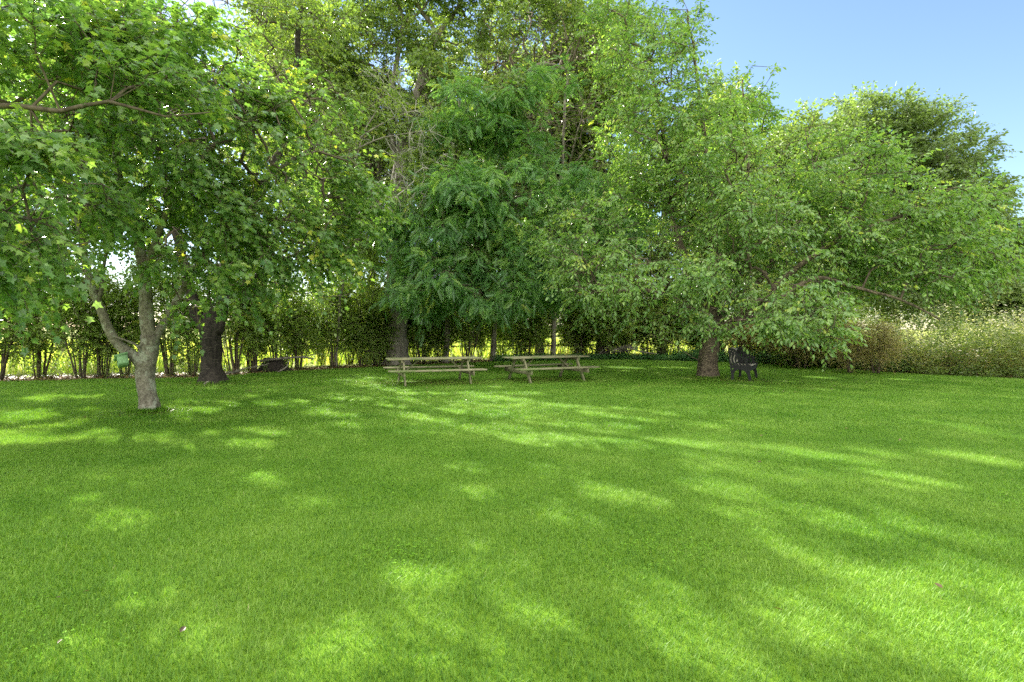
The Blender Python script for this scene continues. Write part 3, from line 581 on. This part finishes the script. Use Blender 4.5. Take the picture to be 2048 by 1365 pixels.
for i, px in enumerate(hx):
    px = px + random.uniform(-16, 16); x = (px - CX) / F; d = 16.
    for _ in range(20): d = float(edge_y(x * d)) + .75
    d += random.uniform(-.2, .6); k = [0, 5, 2, 1, 5][i % 5] if px < 600 else [3, 1, 0, 3, 2][i % 5]
    place(k, (x * d, d, 0), random.uniform(0, 6.28), random.uniform(.78, 1.18) * (1 if px < 600 else .9), 'leggy hedge shrub in the front row, %s from the left' % ORD[i], 'hedge shrubs along the lawn')
hx2 = [500, 580, 640, 700, 760, 850, 930, 1000, 1080, 1160, 1240, 1330, 1410, 1500, 1590, 1670]
for i, px in enumerate(hx2):
    x = (px - CX) / F; d = 16.
    for _ in range(20): d = float(edge_y(x * d)) + 3.2
    k = [3, 1, 3, 0, 3][i % 5] if px > 740 else i % 2 * 2
    place(k, (x * d, d + random.uniform(-.4, .6), 0), random.uniform(0, 6.28), random.uniform(.85, 1.05), 'bushy shrub in the back row of the hedge, %s from the left' % ORD[i], 'bushy shrubs in the back row of the hedge')
hx4 = [770, 830, 880, 960, 1150, 1220, 1290, 1350, 1400]
for i, px in enumerate(hx4):
    x = (px - CX) / F; d = 16.
    for _ in range(20): d = float(edge_y(x * d)) + 1.9
    place([3, 1][i % 2], (x * d, d + random.uniform(-.4, .4), 0), random.uniform(0, 6.28), random.uniform(.6, .85), 'low bushy shrub in the middle row behind the tables, %s from the left' % ORD[i], 'low shrubs in the middle row behind the tables')
hx3 = [1480, 1540, 1610, 1690, 1765]
for i, px in enumerate(hx3):
    x = (px - CX) / F; d = 16.
    for _ in range(20): d = float(edge_y(x * d)) + 1.6
    place(4, (x * d, d + random.uniform(-.3, .5), 0), random.uniform(0, 6.28), random.uniform(.65, .85), 'brownish shrub right of the cherry trunk, %s from the left' % ORD[i], 'brownish shrubs at the lawn edge')

# ------------------------------------------------------------------ stuff: scattered leaves and plants as real meshes
def plants(name, xy, hh, nl, mat, size, label, cat, tmpl=T_OV2, spread=.18, tops=False, lean=.25, lowstart=.15, tint=(0, 1), hv=0.):
    n = len(xy); h = hh * rng.uniform(.7, 1.15, n) * (1 + hv * np.array([noise.noise(Vector((q[0] * .6, q[1] * .6, 3.))) + .6 * noise.noise(Vector((q[0] * 1.9, q[1] * 1.9, 7.))) for q in xy])); D = nrm(np.stack([rng.normal(0, lean, n), rng.normal(0, lean, n), np.ones(n)], 1))
    P = np.column_stack([xy, np.zeros(n)]); mb = MB()
    twigs(mb, P, D, h, np.full(n, .004), np.full(n, .0))
    t = lowstart + (1 - lowstart) * rng.random((n, nl)); a = rng.random((n, nl)) * 6.28
    H = np.stack([np.cos(a), np.sin(a), rng.normal(.25, .35, (n, nl))], -1)
    LP = P[:, None] + D[:, None] * (h[:, None] * t)[..., None] + H * spread * rng.random((n, nl, 1)) * .6
    Nn = np.array([0, 0, 1.]) + rng.normal(0, .6, (n, nl, 3)); S_ = size * rng.uniform(.5, 1.3, (n, nl)) * (1.15 - .5 * t)
    rn = np.clip(rng.random((n, nl)) * .55 + rng.random((n, 1)) * .3, 0, .85)
    cl_ = np.array([noise.noise(Vector((q[0] * .8, q[1] * .8, 11.))) for q in xy])[:, None]; rn = np.clip(rn + cl_ * .5, 0, .87)
    if tops: rn = np.where((t > .82) & (rng.random((n, nl)) < .4 + cl_ * .6), rng.uniform(.9, 1, (n, nl)), rn)
    rn = tint[0] + (tint[1] - tint[0]) * rn
    leaves(mb, LP.reshape(-1, 3), H.reshape(-1, 3), Nn.reshape(-1, 3), S_.ravel(), tmpl, rn.ravel())
    return tag(mb.build(name, mat), label, cat, kind='stuff')
def band(x0, x1, o0, o1, n):
    x = rng.uniform(x0, x1, n); return np.column_stack([x, edge_y(x) + rng.uniform(o0, o1, n)])
# tall weeds on the right
xy = band(11.2, 24, .1, 6, 2600); plants('tall_weeds', xy, 1.65, 42, M_weed, .12, 'tall pale weeds with fluffy tops along the right edge of the lawn', 'weeds', spread=.22, tops=True, lean=.18, hv=.8)
xy = band(10.6, 24, -.35, .5, 700); plants('edge_weeds', xy, .42, 22, M_weed, .085, 'low ragged weeds spilling onto the lawn in front of the tall weeds', 'weeds', spread=.22, lean=.35, hv=.6, tint=(0, .7))
xy = band(12, 24, .0, .9, 900); plants('dry_stalks', xy, .95, 6, M_brown, .09, 'brown dry stalks at the foot of the tall weeds', 'dry stalks', spread=.15, lean=.16)
xy = band(7.5, 13, .0, 1.6, 800); plants('undergrowth', xy, .55, 30, M_ivy, .07, 'low dark undergrowth at the foot of the brownish shrubs', 'undergrowth', spread=.2)
xy = band(-.8, 9.5, -.2, 1.2, 2200); plants('ground_cover', xy, .28, 14, M_ivy, .075, 'low dark leafy ground cover along the lawn edge behind the picnic tables', 'ground cover', spread=.2)
xy = band(-15, 2, .1, 2.5, 500); plants('saplings', xy, .6, 14, M_hedge, .06, 'scattered seedlings growing in the leaf litter under the hedge', 'seedlings', spread=.2)
# fallen leaves
n = 9000; x = rng.uniform(-17, 9, n); P = np.column_stack([x, edge_y(x) + rng.uniform(-.05, 2.2, n), rng.uniform(.01, .05, n)]); a = rng.random(n) * 6.28
mb = MB(); leaves(mb, P, np.column_stack([np.cos(a), np.sin(a), rng.normal(0, .3, n)]), np.array([0, 0, 1.]) + rng.normal(0, .35, (n, 3)), rng.uniform(.05, .12, n), T_OV2, rng.random(n))
tag(mb.build('fallen_leaves', M_dead), 'reddish brown fallen leaves under the hedge', 'fallen leaves', kind='stuff')
# sunlit meadow growth beyond the hedge
n = 26000; x = rng.uniform(-45, 30, n); y = edge_y(x) + 3 + rng.random(n) ** 1.5 * 38; P = np.column_stack([x, y, np.zeros(n)]); a = rng.random(n) * 6.28
mb = MB(); D = np.column_stack([np.cos(a) * .35, np.sin(a) * .35, np.ones(n)]); hh = rng.uniform(.35, .95, n)
V = T_BL[0] * np.array([.07, 1, .6]); leaves(mb, P, D, np.column_stack([np.cos(a), np.sin(a), np.zeros(n)]), hh, (V, T_BL[1]), rng.random(n))
tag(mb.build('meadow_grass', M_meadow), 'long sunlit grass in the field beyond the hedge', 'long grass', kind='stuff')

# ------------------------------------------------------------------ lawn grass
def grass_tile(nb, wd, h, seed):
    r = np.random.default_rng(seed); P = np.column_stack([r.uniform(-.5, .5, nb), r.uniform(-.5, .5, nb), np.zeros(nb)])
    a = r.random(nb) * 6.28; le = np.abs(r.normal(.35, .28, nb))
    A = np.column_stack([np.cos(a) * le, np.sin(a) * le, np.ones(nb)]); Nn = np.column_stack([np.cos(a), np.sin(a), -le]) * -1
    S_ = h * r.uniform(.55, 1.15, nb) * np.where(r.random(nb) < .02, 1.5, 1)
    T = T_BL[0].copy(); T[:, 0] *= wd / h; T[:, 2] *= -2.2
    mb = MB(); leaves(mb, P, A, Nn, S_, (T, T_BL[1]), r.random(nb) ** 1.0 * np.where(r.random(nb) < .97, .9, 1.1).clip(0, 1))
    me = mb.mesh('grass_tile', M_grass); return bpy.data.objects.new('grass_tile', me)
def scatter(name, pts, tiles, label):
    coll = bpy.data.collections.new(name + '_tiles')
    for t in tiles: coll.objects.link(t)
    me = bpy.data.meshes.new(name); me.vertices.add(len(pts)); me.vertices.foreach_set('co', np.asarray(pts, np.float32).ravel())
    o = bpy.data.objects.new(name, me); COL.objects.link(o)
    r_ = rng.integers(0, 4, len(pts)) * (math.pi / 2); a = me.attributes.new('rot', 'FLOAT', 'POINT'); a.data.foreach_set('value', r_.astype(np.float32))
    g = bpy.data.node_groups.new(name, 'GeometryNodeTree')
    g.interface.new_socket('Geometry', in_out='INPUT', socket_type='NodeSocketGeometry'); g.interface.new_socket('Geometry', in_out='OUTPUT', socket_type='NodeSocketGeometry')
    gi = g.nodes.new('NodeGroupInput'); go = g.nodes.new('NodeGroupOutput'); ci = g.nodes.new('GeometryNodeCollectionInfo')
    ci.inputs['Collection'].default_value = coll; ci.inputs['Separate Children'].default_value = True; ci.inputs['Reset Children'].default_value = True
    ip = g.nodes.new('GeometryNodeInstanceOnPoints'); ip.inputs['Pick Instance'].default_value = True
    na = g.nodes.new('GeometryNodeInputNamedAttribute'); na.data_type = 'FLOAT'; na.inputs['Name'].default_value = 'rot'
    cx = g.nodes.new('ShaderNodeCombineXYZ')
    L = g.links.new; L(na.outputs['Attribute'], cx.inputs['Z']); L(cx.outputs[0], ip.inputs['Rotation'])
    L(gi.outputs[0], ip.inputs['Points']); L(ci.outputs[0], ip.inputs['Instance']); L(ip.outputs[0], go.inputs[0])
    md = o.modifiers.new('scatter', 'NODES'); md.node_group = g
    return tag(o, label, 'grass', kind='stuff')
near = []; far = []
for ix in range(-30, 31):
    for iy in range(-3, 27):
        x, y = float(ix), iy + .5
        if abs(x) > max(6, (y + 1.5) * 1.05) : continue
        if y > edge_y(x) - .35: continue
        (near if y < 7.6 else far).append((x, y, .008))
EDG = []
for x in np.arange(-28, 28, .5):
    EDG.append((x, edge_y(x) - .35, .008))
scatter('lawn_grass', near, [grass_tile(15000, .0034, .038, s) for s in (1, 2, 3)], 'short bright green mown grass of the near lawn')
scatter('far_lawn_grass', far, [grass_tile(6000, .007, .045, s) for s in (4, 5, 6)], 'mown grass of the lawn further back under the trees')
n = 60000; x = rng.uniform(-28, 28, n); P = np.column_stack([x, edge_y(x) - rng.uniform(-.1, 1.2, n) ** 1.0, np.full(n, .008)]); a = rng.random(n) * 6.28
mb = MB(); T = T_BL[0] * np.array([.2, 1, -1.5]); leaves(mb, P, np.column_stack([np.cos(a) * .4, np.sin(a) * .4, np.ones(n)]), np.column_stack([-np.cos(a), -np.sin(a), np.zeros(n)]), rng.uniform(.03, .07, n), (T, T_BL[1]), rng.random(n) * .9)
tag(mb.build('edge_grass', M_grass), 'uneven fringe of grass where the lawn meets the leaf litter', 'grass', kind='stuff')

n = 900; k_ = rng.random(n) < .25; x = np.where(k_, rng.uniform(-14, 14, n), rng.choice([-6.5, -8, 5.9, 7, -2], n) + rng.normal(0, 1.6, n)); y = np.where(k_, rng.uniform(2.2, 16, n), 14.5 + rng.normal(0, 1.6, n)); P = np.column_stack([x, y, rng.uniform(.03, .05, n)]); a = rng.random(n) * 6.28
mb = MB(); leaves(mb, P, np.column_stack([np.cos(a), np.sin(a), rng.normal(0, .3, n)]), np.array([0, 0, 1.]) + rng.normal(0, .5, (n, 3)), rng.uniform(.025, .055, n), T_OV, rng.random(n) * .5)
tag(mb.build('scattered_leaves', M_dead), 'a few dry leaves lying scattered over the lawn', 'fallen leaves', kind='stuff')
n = 15000; cc = [gnd(868, 14.9)[:2], gnd(1092, 15.7)[:2], gnd(1415, 16.3)[:2], gnd(1490, 15.5)[:2], gnd(295, 9.75)[:2], gnd(427, 14.8)[:2]]; ss = [(1.0, .35), (1.0, .35), (.55, .4), (.5, .3), (.24, .2), (.5, .35)]
w_ = rng.choice(6, n, p=[.25, .25, .17, .12, .08, .13]); P = np.array([cc[k] for k in w_]) + rng.normal(0, 1, (n, 2)) * np.array([ss[k] for k in w_]); a = rng.random(n) * 6.28
mb = MB(); T = T_BL[0] * np.array([.16, 1, -1.5]); leaves(mb, np.column_stack([P, np.full(n, .01)]), np.column_stack([np.cos(a), np.sin(a), np.ones(n) * .9]), np.column_stack([-np.cos(a), -np.sin(a), np.zeros(n)]), rng.uniform(.04, .075, n), (T, T_BL[1]), rng.random(n) * .75)
tag(mb.build('dry_grass', M_dead), 'thin brownish grass under the tables, the bench and the trunks', 'dry grass', kind='stuff')
ck = []
for _ in range(22):
    y0 = rng.uniform(2.4, 11); x0 = rng.uniform(-1, 1) * (y0 + 1); m_ = int(rng.uniform(80, 260)); ck.append(np.array([x0, y0]) + rng.normal(0, 1, (m_, 2)) * rng.uniform(.12, .4) * np.array([1, .8]))
ck = np.concatenate(ck); n = len(ck); P3 = np.repeat(np.column_stack([ck, rng.uniform(.03, .042, n)]), 3, 0); a = (np.repeat(rng.random(n) * 6.28, 3) + np.tile([0, 2.09, 4.19], n))
mb = MB(); T = T_OV2[0] * np.array([1.5, 1, 1.]); leaves(mb, P3, np.column_stack([np.cos(a), np.sin(a), rng.normal(.1, .15, n * 3)]), np.array([0, 0, 1.]) + rng.normal(0, .25, (n * 3, 3)), np.repeat(rng.uniform(.007, .012, n), 3), (T, T_OV2[1]), np.repeat(rng.random(n) * .6, 3))
tag(mb.build('clover', M_clover), 'small patches of clover mixed into the near lawn', 'clover', kind='stuff')
n = 5200; k = rng.integers(0, 3, n); c3 = [(295, 9.8, .19), (427, 14.9, .36), (1415, 16.5, .36)]; a = rng.random(n) * 6.28
P = np.array([[*(gnd(c3[q][0], c3[q][1])[:2] + np.array([math.cos(u), math.sin(u)]) * (c3[q][2] + abs(rng.normal(0, .07)))), .008] for q, u in zip(k, a)])
mb = MB(); T = T_BL[0] * np.array([.12, 1, -1.]); a = rng.random(n) * 6.28; leaves(mb, P, np.column_stack([np.cos(a) * .35, np.sin(a) * .35, np.ones(n)]), np.column_stack([-np.cos(a), -np.sin(a), np.zeros(n)]), rng.uniform(.05, .13, n), (T, T_BL[1]), rng.random(n) * .9)
tag(mb.build('untrimmed_grass', M_grass), 'longer untrimmed grass around the trunk bases', 'grass', kind='stuff')
# ------------------------------------------------------------------ boxes and boards
def board(mb, c, size, rx=0, ry=0, rz=0, bev=.006):
    "a plank with chamfered edges"
    sx, sy, sz = [q / 2 for q in size]; b = min(bev, sx * .5, sy * .5, sz * .5); bm = bmesh.new()
    bmesh.ops.create_cube(bm, size=1); 
    for v in bm.verts: v.co = Vector((v.co.x * size[0], v.co.y * size[1], v.co.z * size[2]))
    bmesh.ops.bevel(bm, geom=bm.edges[:], offset=b, segments=1, affect='EDGES')
    Mx = Matrix.Translation(Vector(c)) @ Matrix.Rotation(rz, 4, 'Z') @ Matrix.Rotation(ry, 4, 'Y') @ Matrix.Rotation(rx, 4, 'X')
    V = [tuple(Mx @ v.co) for v in bm.verts]; fs = {}
    for f in bm.faces: fs.setdefault(len(f.verts), []).append([v.index for v in f.verts])
    mb.add(V, [np.array(q) for q in fs.values()]); bm.free()
def part(mb, name, mat, root, smooth=False):
    me = mb.mesh(name, mat, smooth); o = bpy.data.objects.new(name, me); COL.objects.link(o); o.parent = root; return o
def picnic_table(loc, rz, length, label, first=[None]):
    if first[0] is not None:
        s = first[0]; o = s.copy(); COL.objects.link(o)
        for c in s.children:
            d = c.copy(); COL.objects.link(d); d.parent = o
        o.location = loc; o.rotation_euler = (0, 0, rz); o['label'] = label; o.scale = (length / 2.5, 1, .93); return o
    r = empty('picnic_table', loc, label, 'picnic table', 'wooden picnic tables on the lawn'); r.rotation_euler = (0, 0, rz)
    L = 2.5; mb = MB()
    for k in range(5): board(mb, (random.uniform(-.015, .015), (k - 2) * .148, .735 + random.uniform(-.002, .002)), (L + random.uniform(-.01, .03), .14, .04))
    part(mb, 'tabletop', M_wood, r)
    for s in (-1, 1):
        mb = MB(); board(mb, (.03 * s, s * .62, .435), (L, .135, .042)); board(mb, (.0, s * .765, .435), (L + .02, .135, .042)); part(mb, 'seat', M_wood, r)
    for e in (-1, 1):
        x = e * .86
        for s in (-1, 1):
            p0 = Vector((x, s * .66, 0)); p1 = Vector((x, s * .25, .70)); m_ = (p0 + p1) / 2; ln = (p1 - p0).length
            mb = MB(); board(mb, m_, (.042, .10, ln), rx=math.atan2(-(p1.y - p0.y), p1.z - p0.z)); part(mb, 'leg', M_wood, r)
        mb = MB(); board(mb, (x + e * .044, 0, .345), (.042, 1.62, .135)); part(mb, 'cross_beam', M_wood, r)
        mb = MB(); board(mb, (x + e * .044, 0, .675), (.042, .70, .075)); part(mb, 'top_cleat', M_wood, r)
        p0 = Vector((x - e * .03, 0, .33)); p1 = Vector((x - e * .44, 0, .70)); m_ = (p0 + p1) / 2; d = p1 - p0
        mb = MB(); board(mb, m_, (.04, .085, d.length), ry=math.atan2(d.x, d.z)); part(mb, 'brace', M_wood, r)
    first[0] = r; return r
picnic_table(tuple(gnd(868, 14.9)), R(19), 2.55, 'weathered wooden picnic table on the left, in front of the thick trunk').scale.z = .93
picnic_table(tuple(gnd(1092, 15.7)), R(27), 2.5, 'weathered wooden picnic table on the right, nearer the cherry tree')

# ------------------------------------------------------------------ bench with cast iron ends
def curve_plate(loops, thick, name):
    cu = bpy.data.curves.new(name, 'CURVE'); cu.dimensions = '2D'; cu.fill_mode = 'BOTH'; cu.extrude = thick / 2; cu.bevel_depth = .003; cu.bevel_resolution = 0
    for lp in loops:
        s = cu.splines.new('POLY'); s.points.add(len(lp) - 1); s.use_cyclic_u = True
        for p, q in zip(s.points, lp): p.co = (q[0], q[1], 0, 1)
    o = bpy.data.objects.new(name, cu); COL.objects.link(o); dg = bpy.context.evaluated_depsgraph_get()
    me = bpy.data.meshes.new_from_object(o.evaluated_get(dg)); COL.objects.unlink(o); bpy.data.objects.remove(o); me.name = name; return me
def sm2(pts, k=5):
    P = np.array([(a, b, 0) for a, b in pts]); n = len(P); out = []
    for i in range(n):
        p0, p1, p2, p3 = P[i - 1], P[i], P[(i + 1) % n], P[(i + 2) % n]
        for j in range(k):
            s = j / k; q = .5 * (2 * p1 + (p2 - p0) * s + (2 * p0 - 5 * p1 + 4 * p2 - p3) * s * s + (3 * p1 - p0 - 3 * p2 + p3) * s ** 3); out.append((q[0], q[1]))
    return out
# panel plane: u forward (0 back .. .6 front), v up
outl = sm2([(.0, .93), (.06, .935), (.14, .925), (.20, .88), (.235, .80), (.27, .735), (.35, .715), (.43, .70), (.50, .665), (.525, .60), (.50, .545), (.545, .50), (.60, .455), (.60, .40), (.575, .34), (.575, .24), (.60, .12), (.595, .01), (.54, .005), (.53, .12), (.50, .22), (.455, .28), (.40, .32), (.30, .34), (.21, .31), (.16, .24), (.15, .13), (.13, .01), (.08, .005), (.085, .14), (.07, .28), (.055, .42), (.03, .62), (.01, .80)])
holes = []
for (u, v0, v1, wd_) in [(.10, .46, .74, .036), (.185, .46, .76, .042), (.27, .45, .675, .042), (.355, .45, .665, .042), (.44, .45, .64, .04)]:
    pl = []; pr = []
    for j in range(9):
        s = j / 8; c = u - .05 * math.sin(math.pi * s) + .035 * (1 - s); hw = wd_ / 2 * math.sin(math.pi * (.08 + .84 * s)) + .004
        v = v0 + (v1 - v0) * s; pl.append((c - hw, v)); pr.append((c + hw, v))
    holes.append(pl + pr[::-1])
for (u, v, r) in [(.06, .86, .022), (.125, .85, .022), (.17, .80, .018), (.085, .79, .018), (.34, .69, .012), (.43, .665, .014)]:
    holes.append([(u + r * math.cos(t * .785), v + r * math.sin(t * .785)) for t in range(8)])
holes.append([(.10, .30), (.10, .37), (.15, .37), (.13, .33)])
me_panel = curve_plate([outl] + holes, .022, 'side_frame'); me_panel.materials.append(M_iron)
pn = np.array([(1502 - CX) / F * 15.3, 15.3, 0.])   # front foot of the near end
ang = math.atan2(.82, .50)                           # direction of the bench's length, away from the camera
Ld = np.array([math.cos(ang), math.sin(ang), 0]); Fd = np.array([math.sin(ang), -math.cos(ang), 0])
br = empty('park_bench', tuple(pn - Fd * .3 + Ld * .64), 'wooden garden bench with ornate black cast iron ends, beside the cherry trunk', 'bench')
br.rotation_euler = (0, 0, ang)      # local x = length, local -y = forward
for s in (-1, 1):
    o = bpy.data.objects.new('side_frame', me_panel); COL.objects.link(o); o.parent = br
    # panel u -> local -y, v -> local z, thickness -> local x
    o.matrix_local = Matrix(((0, 0, 1, s * .64), (-1, 0, 0, .3), (0, 1, 0, 0), (0, 0, 0, 1)))
for k in range(8):
    mb = MB(); board(mb, (0, .24 - k * .068, .437 - .012 * math.sin(k / 7 * math.pi)), (1.26, .055, .022), bev=.004); part(mb, 'seat_slat', M_wood2, br)
for k in range(9):
    x = (k - 4) * .145; top = .90 + .05 * math.cos(k - 4.) * 0 + .04 * (1 - abs(k - 4) / 4)
    mb = MB(); board(mb, (x, .275, (top + .48) / 2), (.07, .02, top - .48), rx=R(-6), bev=.004); part(mb, 'back_slat', M_wood2, br)
for z, yy in ((.52, .262), (.87, .30)):
    mb = MB(); board(mb, (0, yy - .03, z), (1.26, .022, .05), bev=.004); part(mb, 'back_rail', M_wood2, br)
mb = MB(); board(mb, (0, -.27, .37), (1.26, .018, .075), bev=.003)
for k in range(22): board(mb, (-.58 + k * .0552, -.282, .335), (.03, .01, .05), rz=.0, bev=.003)
part(mb, 'front_apron', M_iron, br)

# ------------------------------------------------------------------ green bird house on the maple's left limb
bh = at(245, 722, 9.55)
hb = empty('bird_house', tuple(bh), 'small green painted bird house hanging tilted beside the maple limb', 'bird house')
hb.rotation_euler = (R(8), R(-24), R(-52)); hb.scale = (1.15, 1.15, 1.1)
mb = MB(); board(mb, (0, 0, -.01), (.19, .13, .14)); part(mb, 'box', M_green, hb)
mb = MB(); board(mb, (0, -.01, .075), (.225, .17, .02), rx=R(10)); part(mb, 'roof', M_green, hb)
mb = MB(); q = [(0, -.068, -.0), (0, -.072, 0)]; tube(mb, q, [.022, .022], 14); part(mb, 'entrance_hole', M_iron, hb)
mb = MB(); tube(mb, [(.02, .03, .08), (.06, .06, .13), (.12, .09, .15)], [.004] * 3, 6); part(mb, 'hanging_wire', M_bolt, hb)

# ------------------------------------------------------------------ fence behind the hedge
def fence(x0, x1, y0, y1, label):
    r = empty('rail_fence', (x0, y0, 0), label, 'fence'); n = 9; ang = math.atan2(y1 - y0, x1 - x0); ln = math.hypot(x1 - x0, y1 - y0); r.rotation_euler = (0, 0, ang)
    for k in range(n):
        mb = MB(); board(mb, (ln * k / (n - 1), 0, .85), (.11, .11, 1.7)); part(mb, 'post', M_rail, r)
    for k in range(n - 1):
        for z in (.55, 1.05, 1.55):
            mb = MB(); board(mb, (ln * (k + .5) / (n - 1), -.075, z + random.uniform(-.015, .015)), (ln / (n - 1) - .01, .035, .11), ry=random.uniform(-.006, .006)); part(mb, 'rail', M_rail, r)
fence(-13.5, 6.5, 25.8, 31.5, 'weathered post and rail fence seen through the hedge')

# ------------------------------------------------------------------ deadwood
sb = gnd(548, 19.2)
r = empty('tree_stump', tuple(sb), 'low grey tree stump in the leaf litter right of the dark trunk', 'tree stump')
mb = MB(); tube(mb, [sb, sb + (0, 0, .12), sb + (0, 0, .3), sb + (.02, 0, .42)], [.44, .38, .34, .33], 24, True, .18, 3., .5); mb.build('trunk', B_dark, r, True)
def dead(name, P, r0, r1, label, twn=5):
    q, rr = smooth_poly(P, np.linspace(r0, r1, len(P)), .15, .06); mb = MB(); tube(mb, q, rr, 8, True, .08)
    for k in range(twn):
        i = int(len(q) * (.25 + .7 * k / twn)); d = nrm((q[min(i + 1, len(q) - 1)] - q[i])[None])[0] + rng.normal(0, .6, 3); d[2] = abs(d[2]) * .5
        a = q[i]; b = a + d * .35; tube(mb, [a, (a + b) / 2 + (0, 0, .04), b], [rr[i] * .5, rr[i] * .35, .004], 5, False)
    return tag(mb.build(name, B_grey, None, True, loc=tuple(P[0])), label, 'fallen branch', 'dead branches lying at the lawn edge')
dead('fallen_branch', [at(408, 770, 14.4) * [1, 1, 0] + [0, 0, .03], at(440, 757, 15) * [1, 1, 0] + [0, 0, .2], gnd(490, 16.4) + [0, 0, .28], gnd(540, 18) + [0, 0, .35]], .035, .015, 'long dead branch leaning past the foot of the dark trunk')
dead('fallen_branch', [gnd(520, 18.6) + [0, 0, .4], gnd(560, 18.9) + [0, 0, .47], gnd(600, 19.3) + [0, 0, .5], gnd(625, 19.6) + [0, 0, .4]], .05, .03, 'grey dead branch lying across the low stump')
dead('fallen_branch', [gnd(555, 18.5) + [0, 0, .02], gnd(575, 18.9) + [0, 0, .2], gnd(580, 19.2) + [0, 0, .5]], .03, .015, 'curved dead branch propped up right of the stump')
for k in range(7):
    x0 = 1205 + k * 11; d = 26 + random.uniform(-.4, .9)
    dead('brush_stick', [gnd(x0 - random.uniform(10, 30), d) + [0, 0, .1 + .08 * k], gnd(x0 + 10, d + .2) + [0, 0, .35 + random.uniform(0, .3)], gnd(x0 + random.uniform(25, 50), d + .1) + [0, 0, random.uniform(.15, .6)]], .04, .02, 'dead stick in the brush pile left of the cherry trunk', 3)
SC['info'] = 'garden'
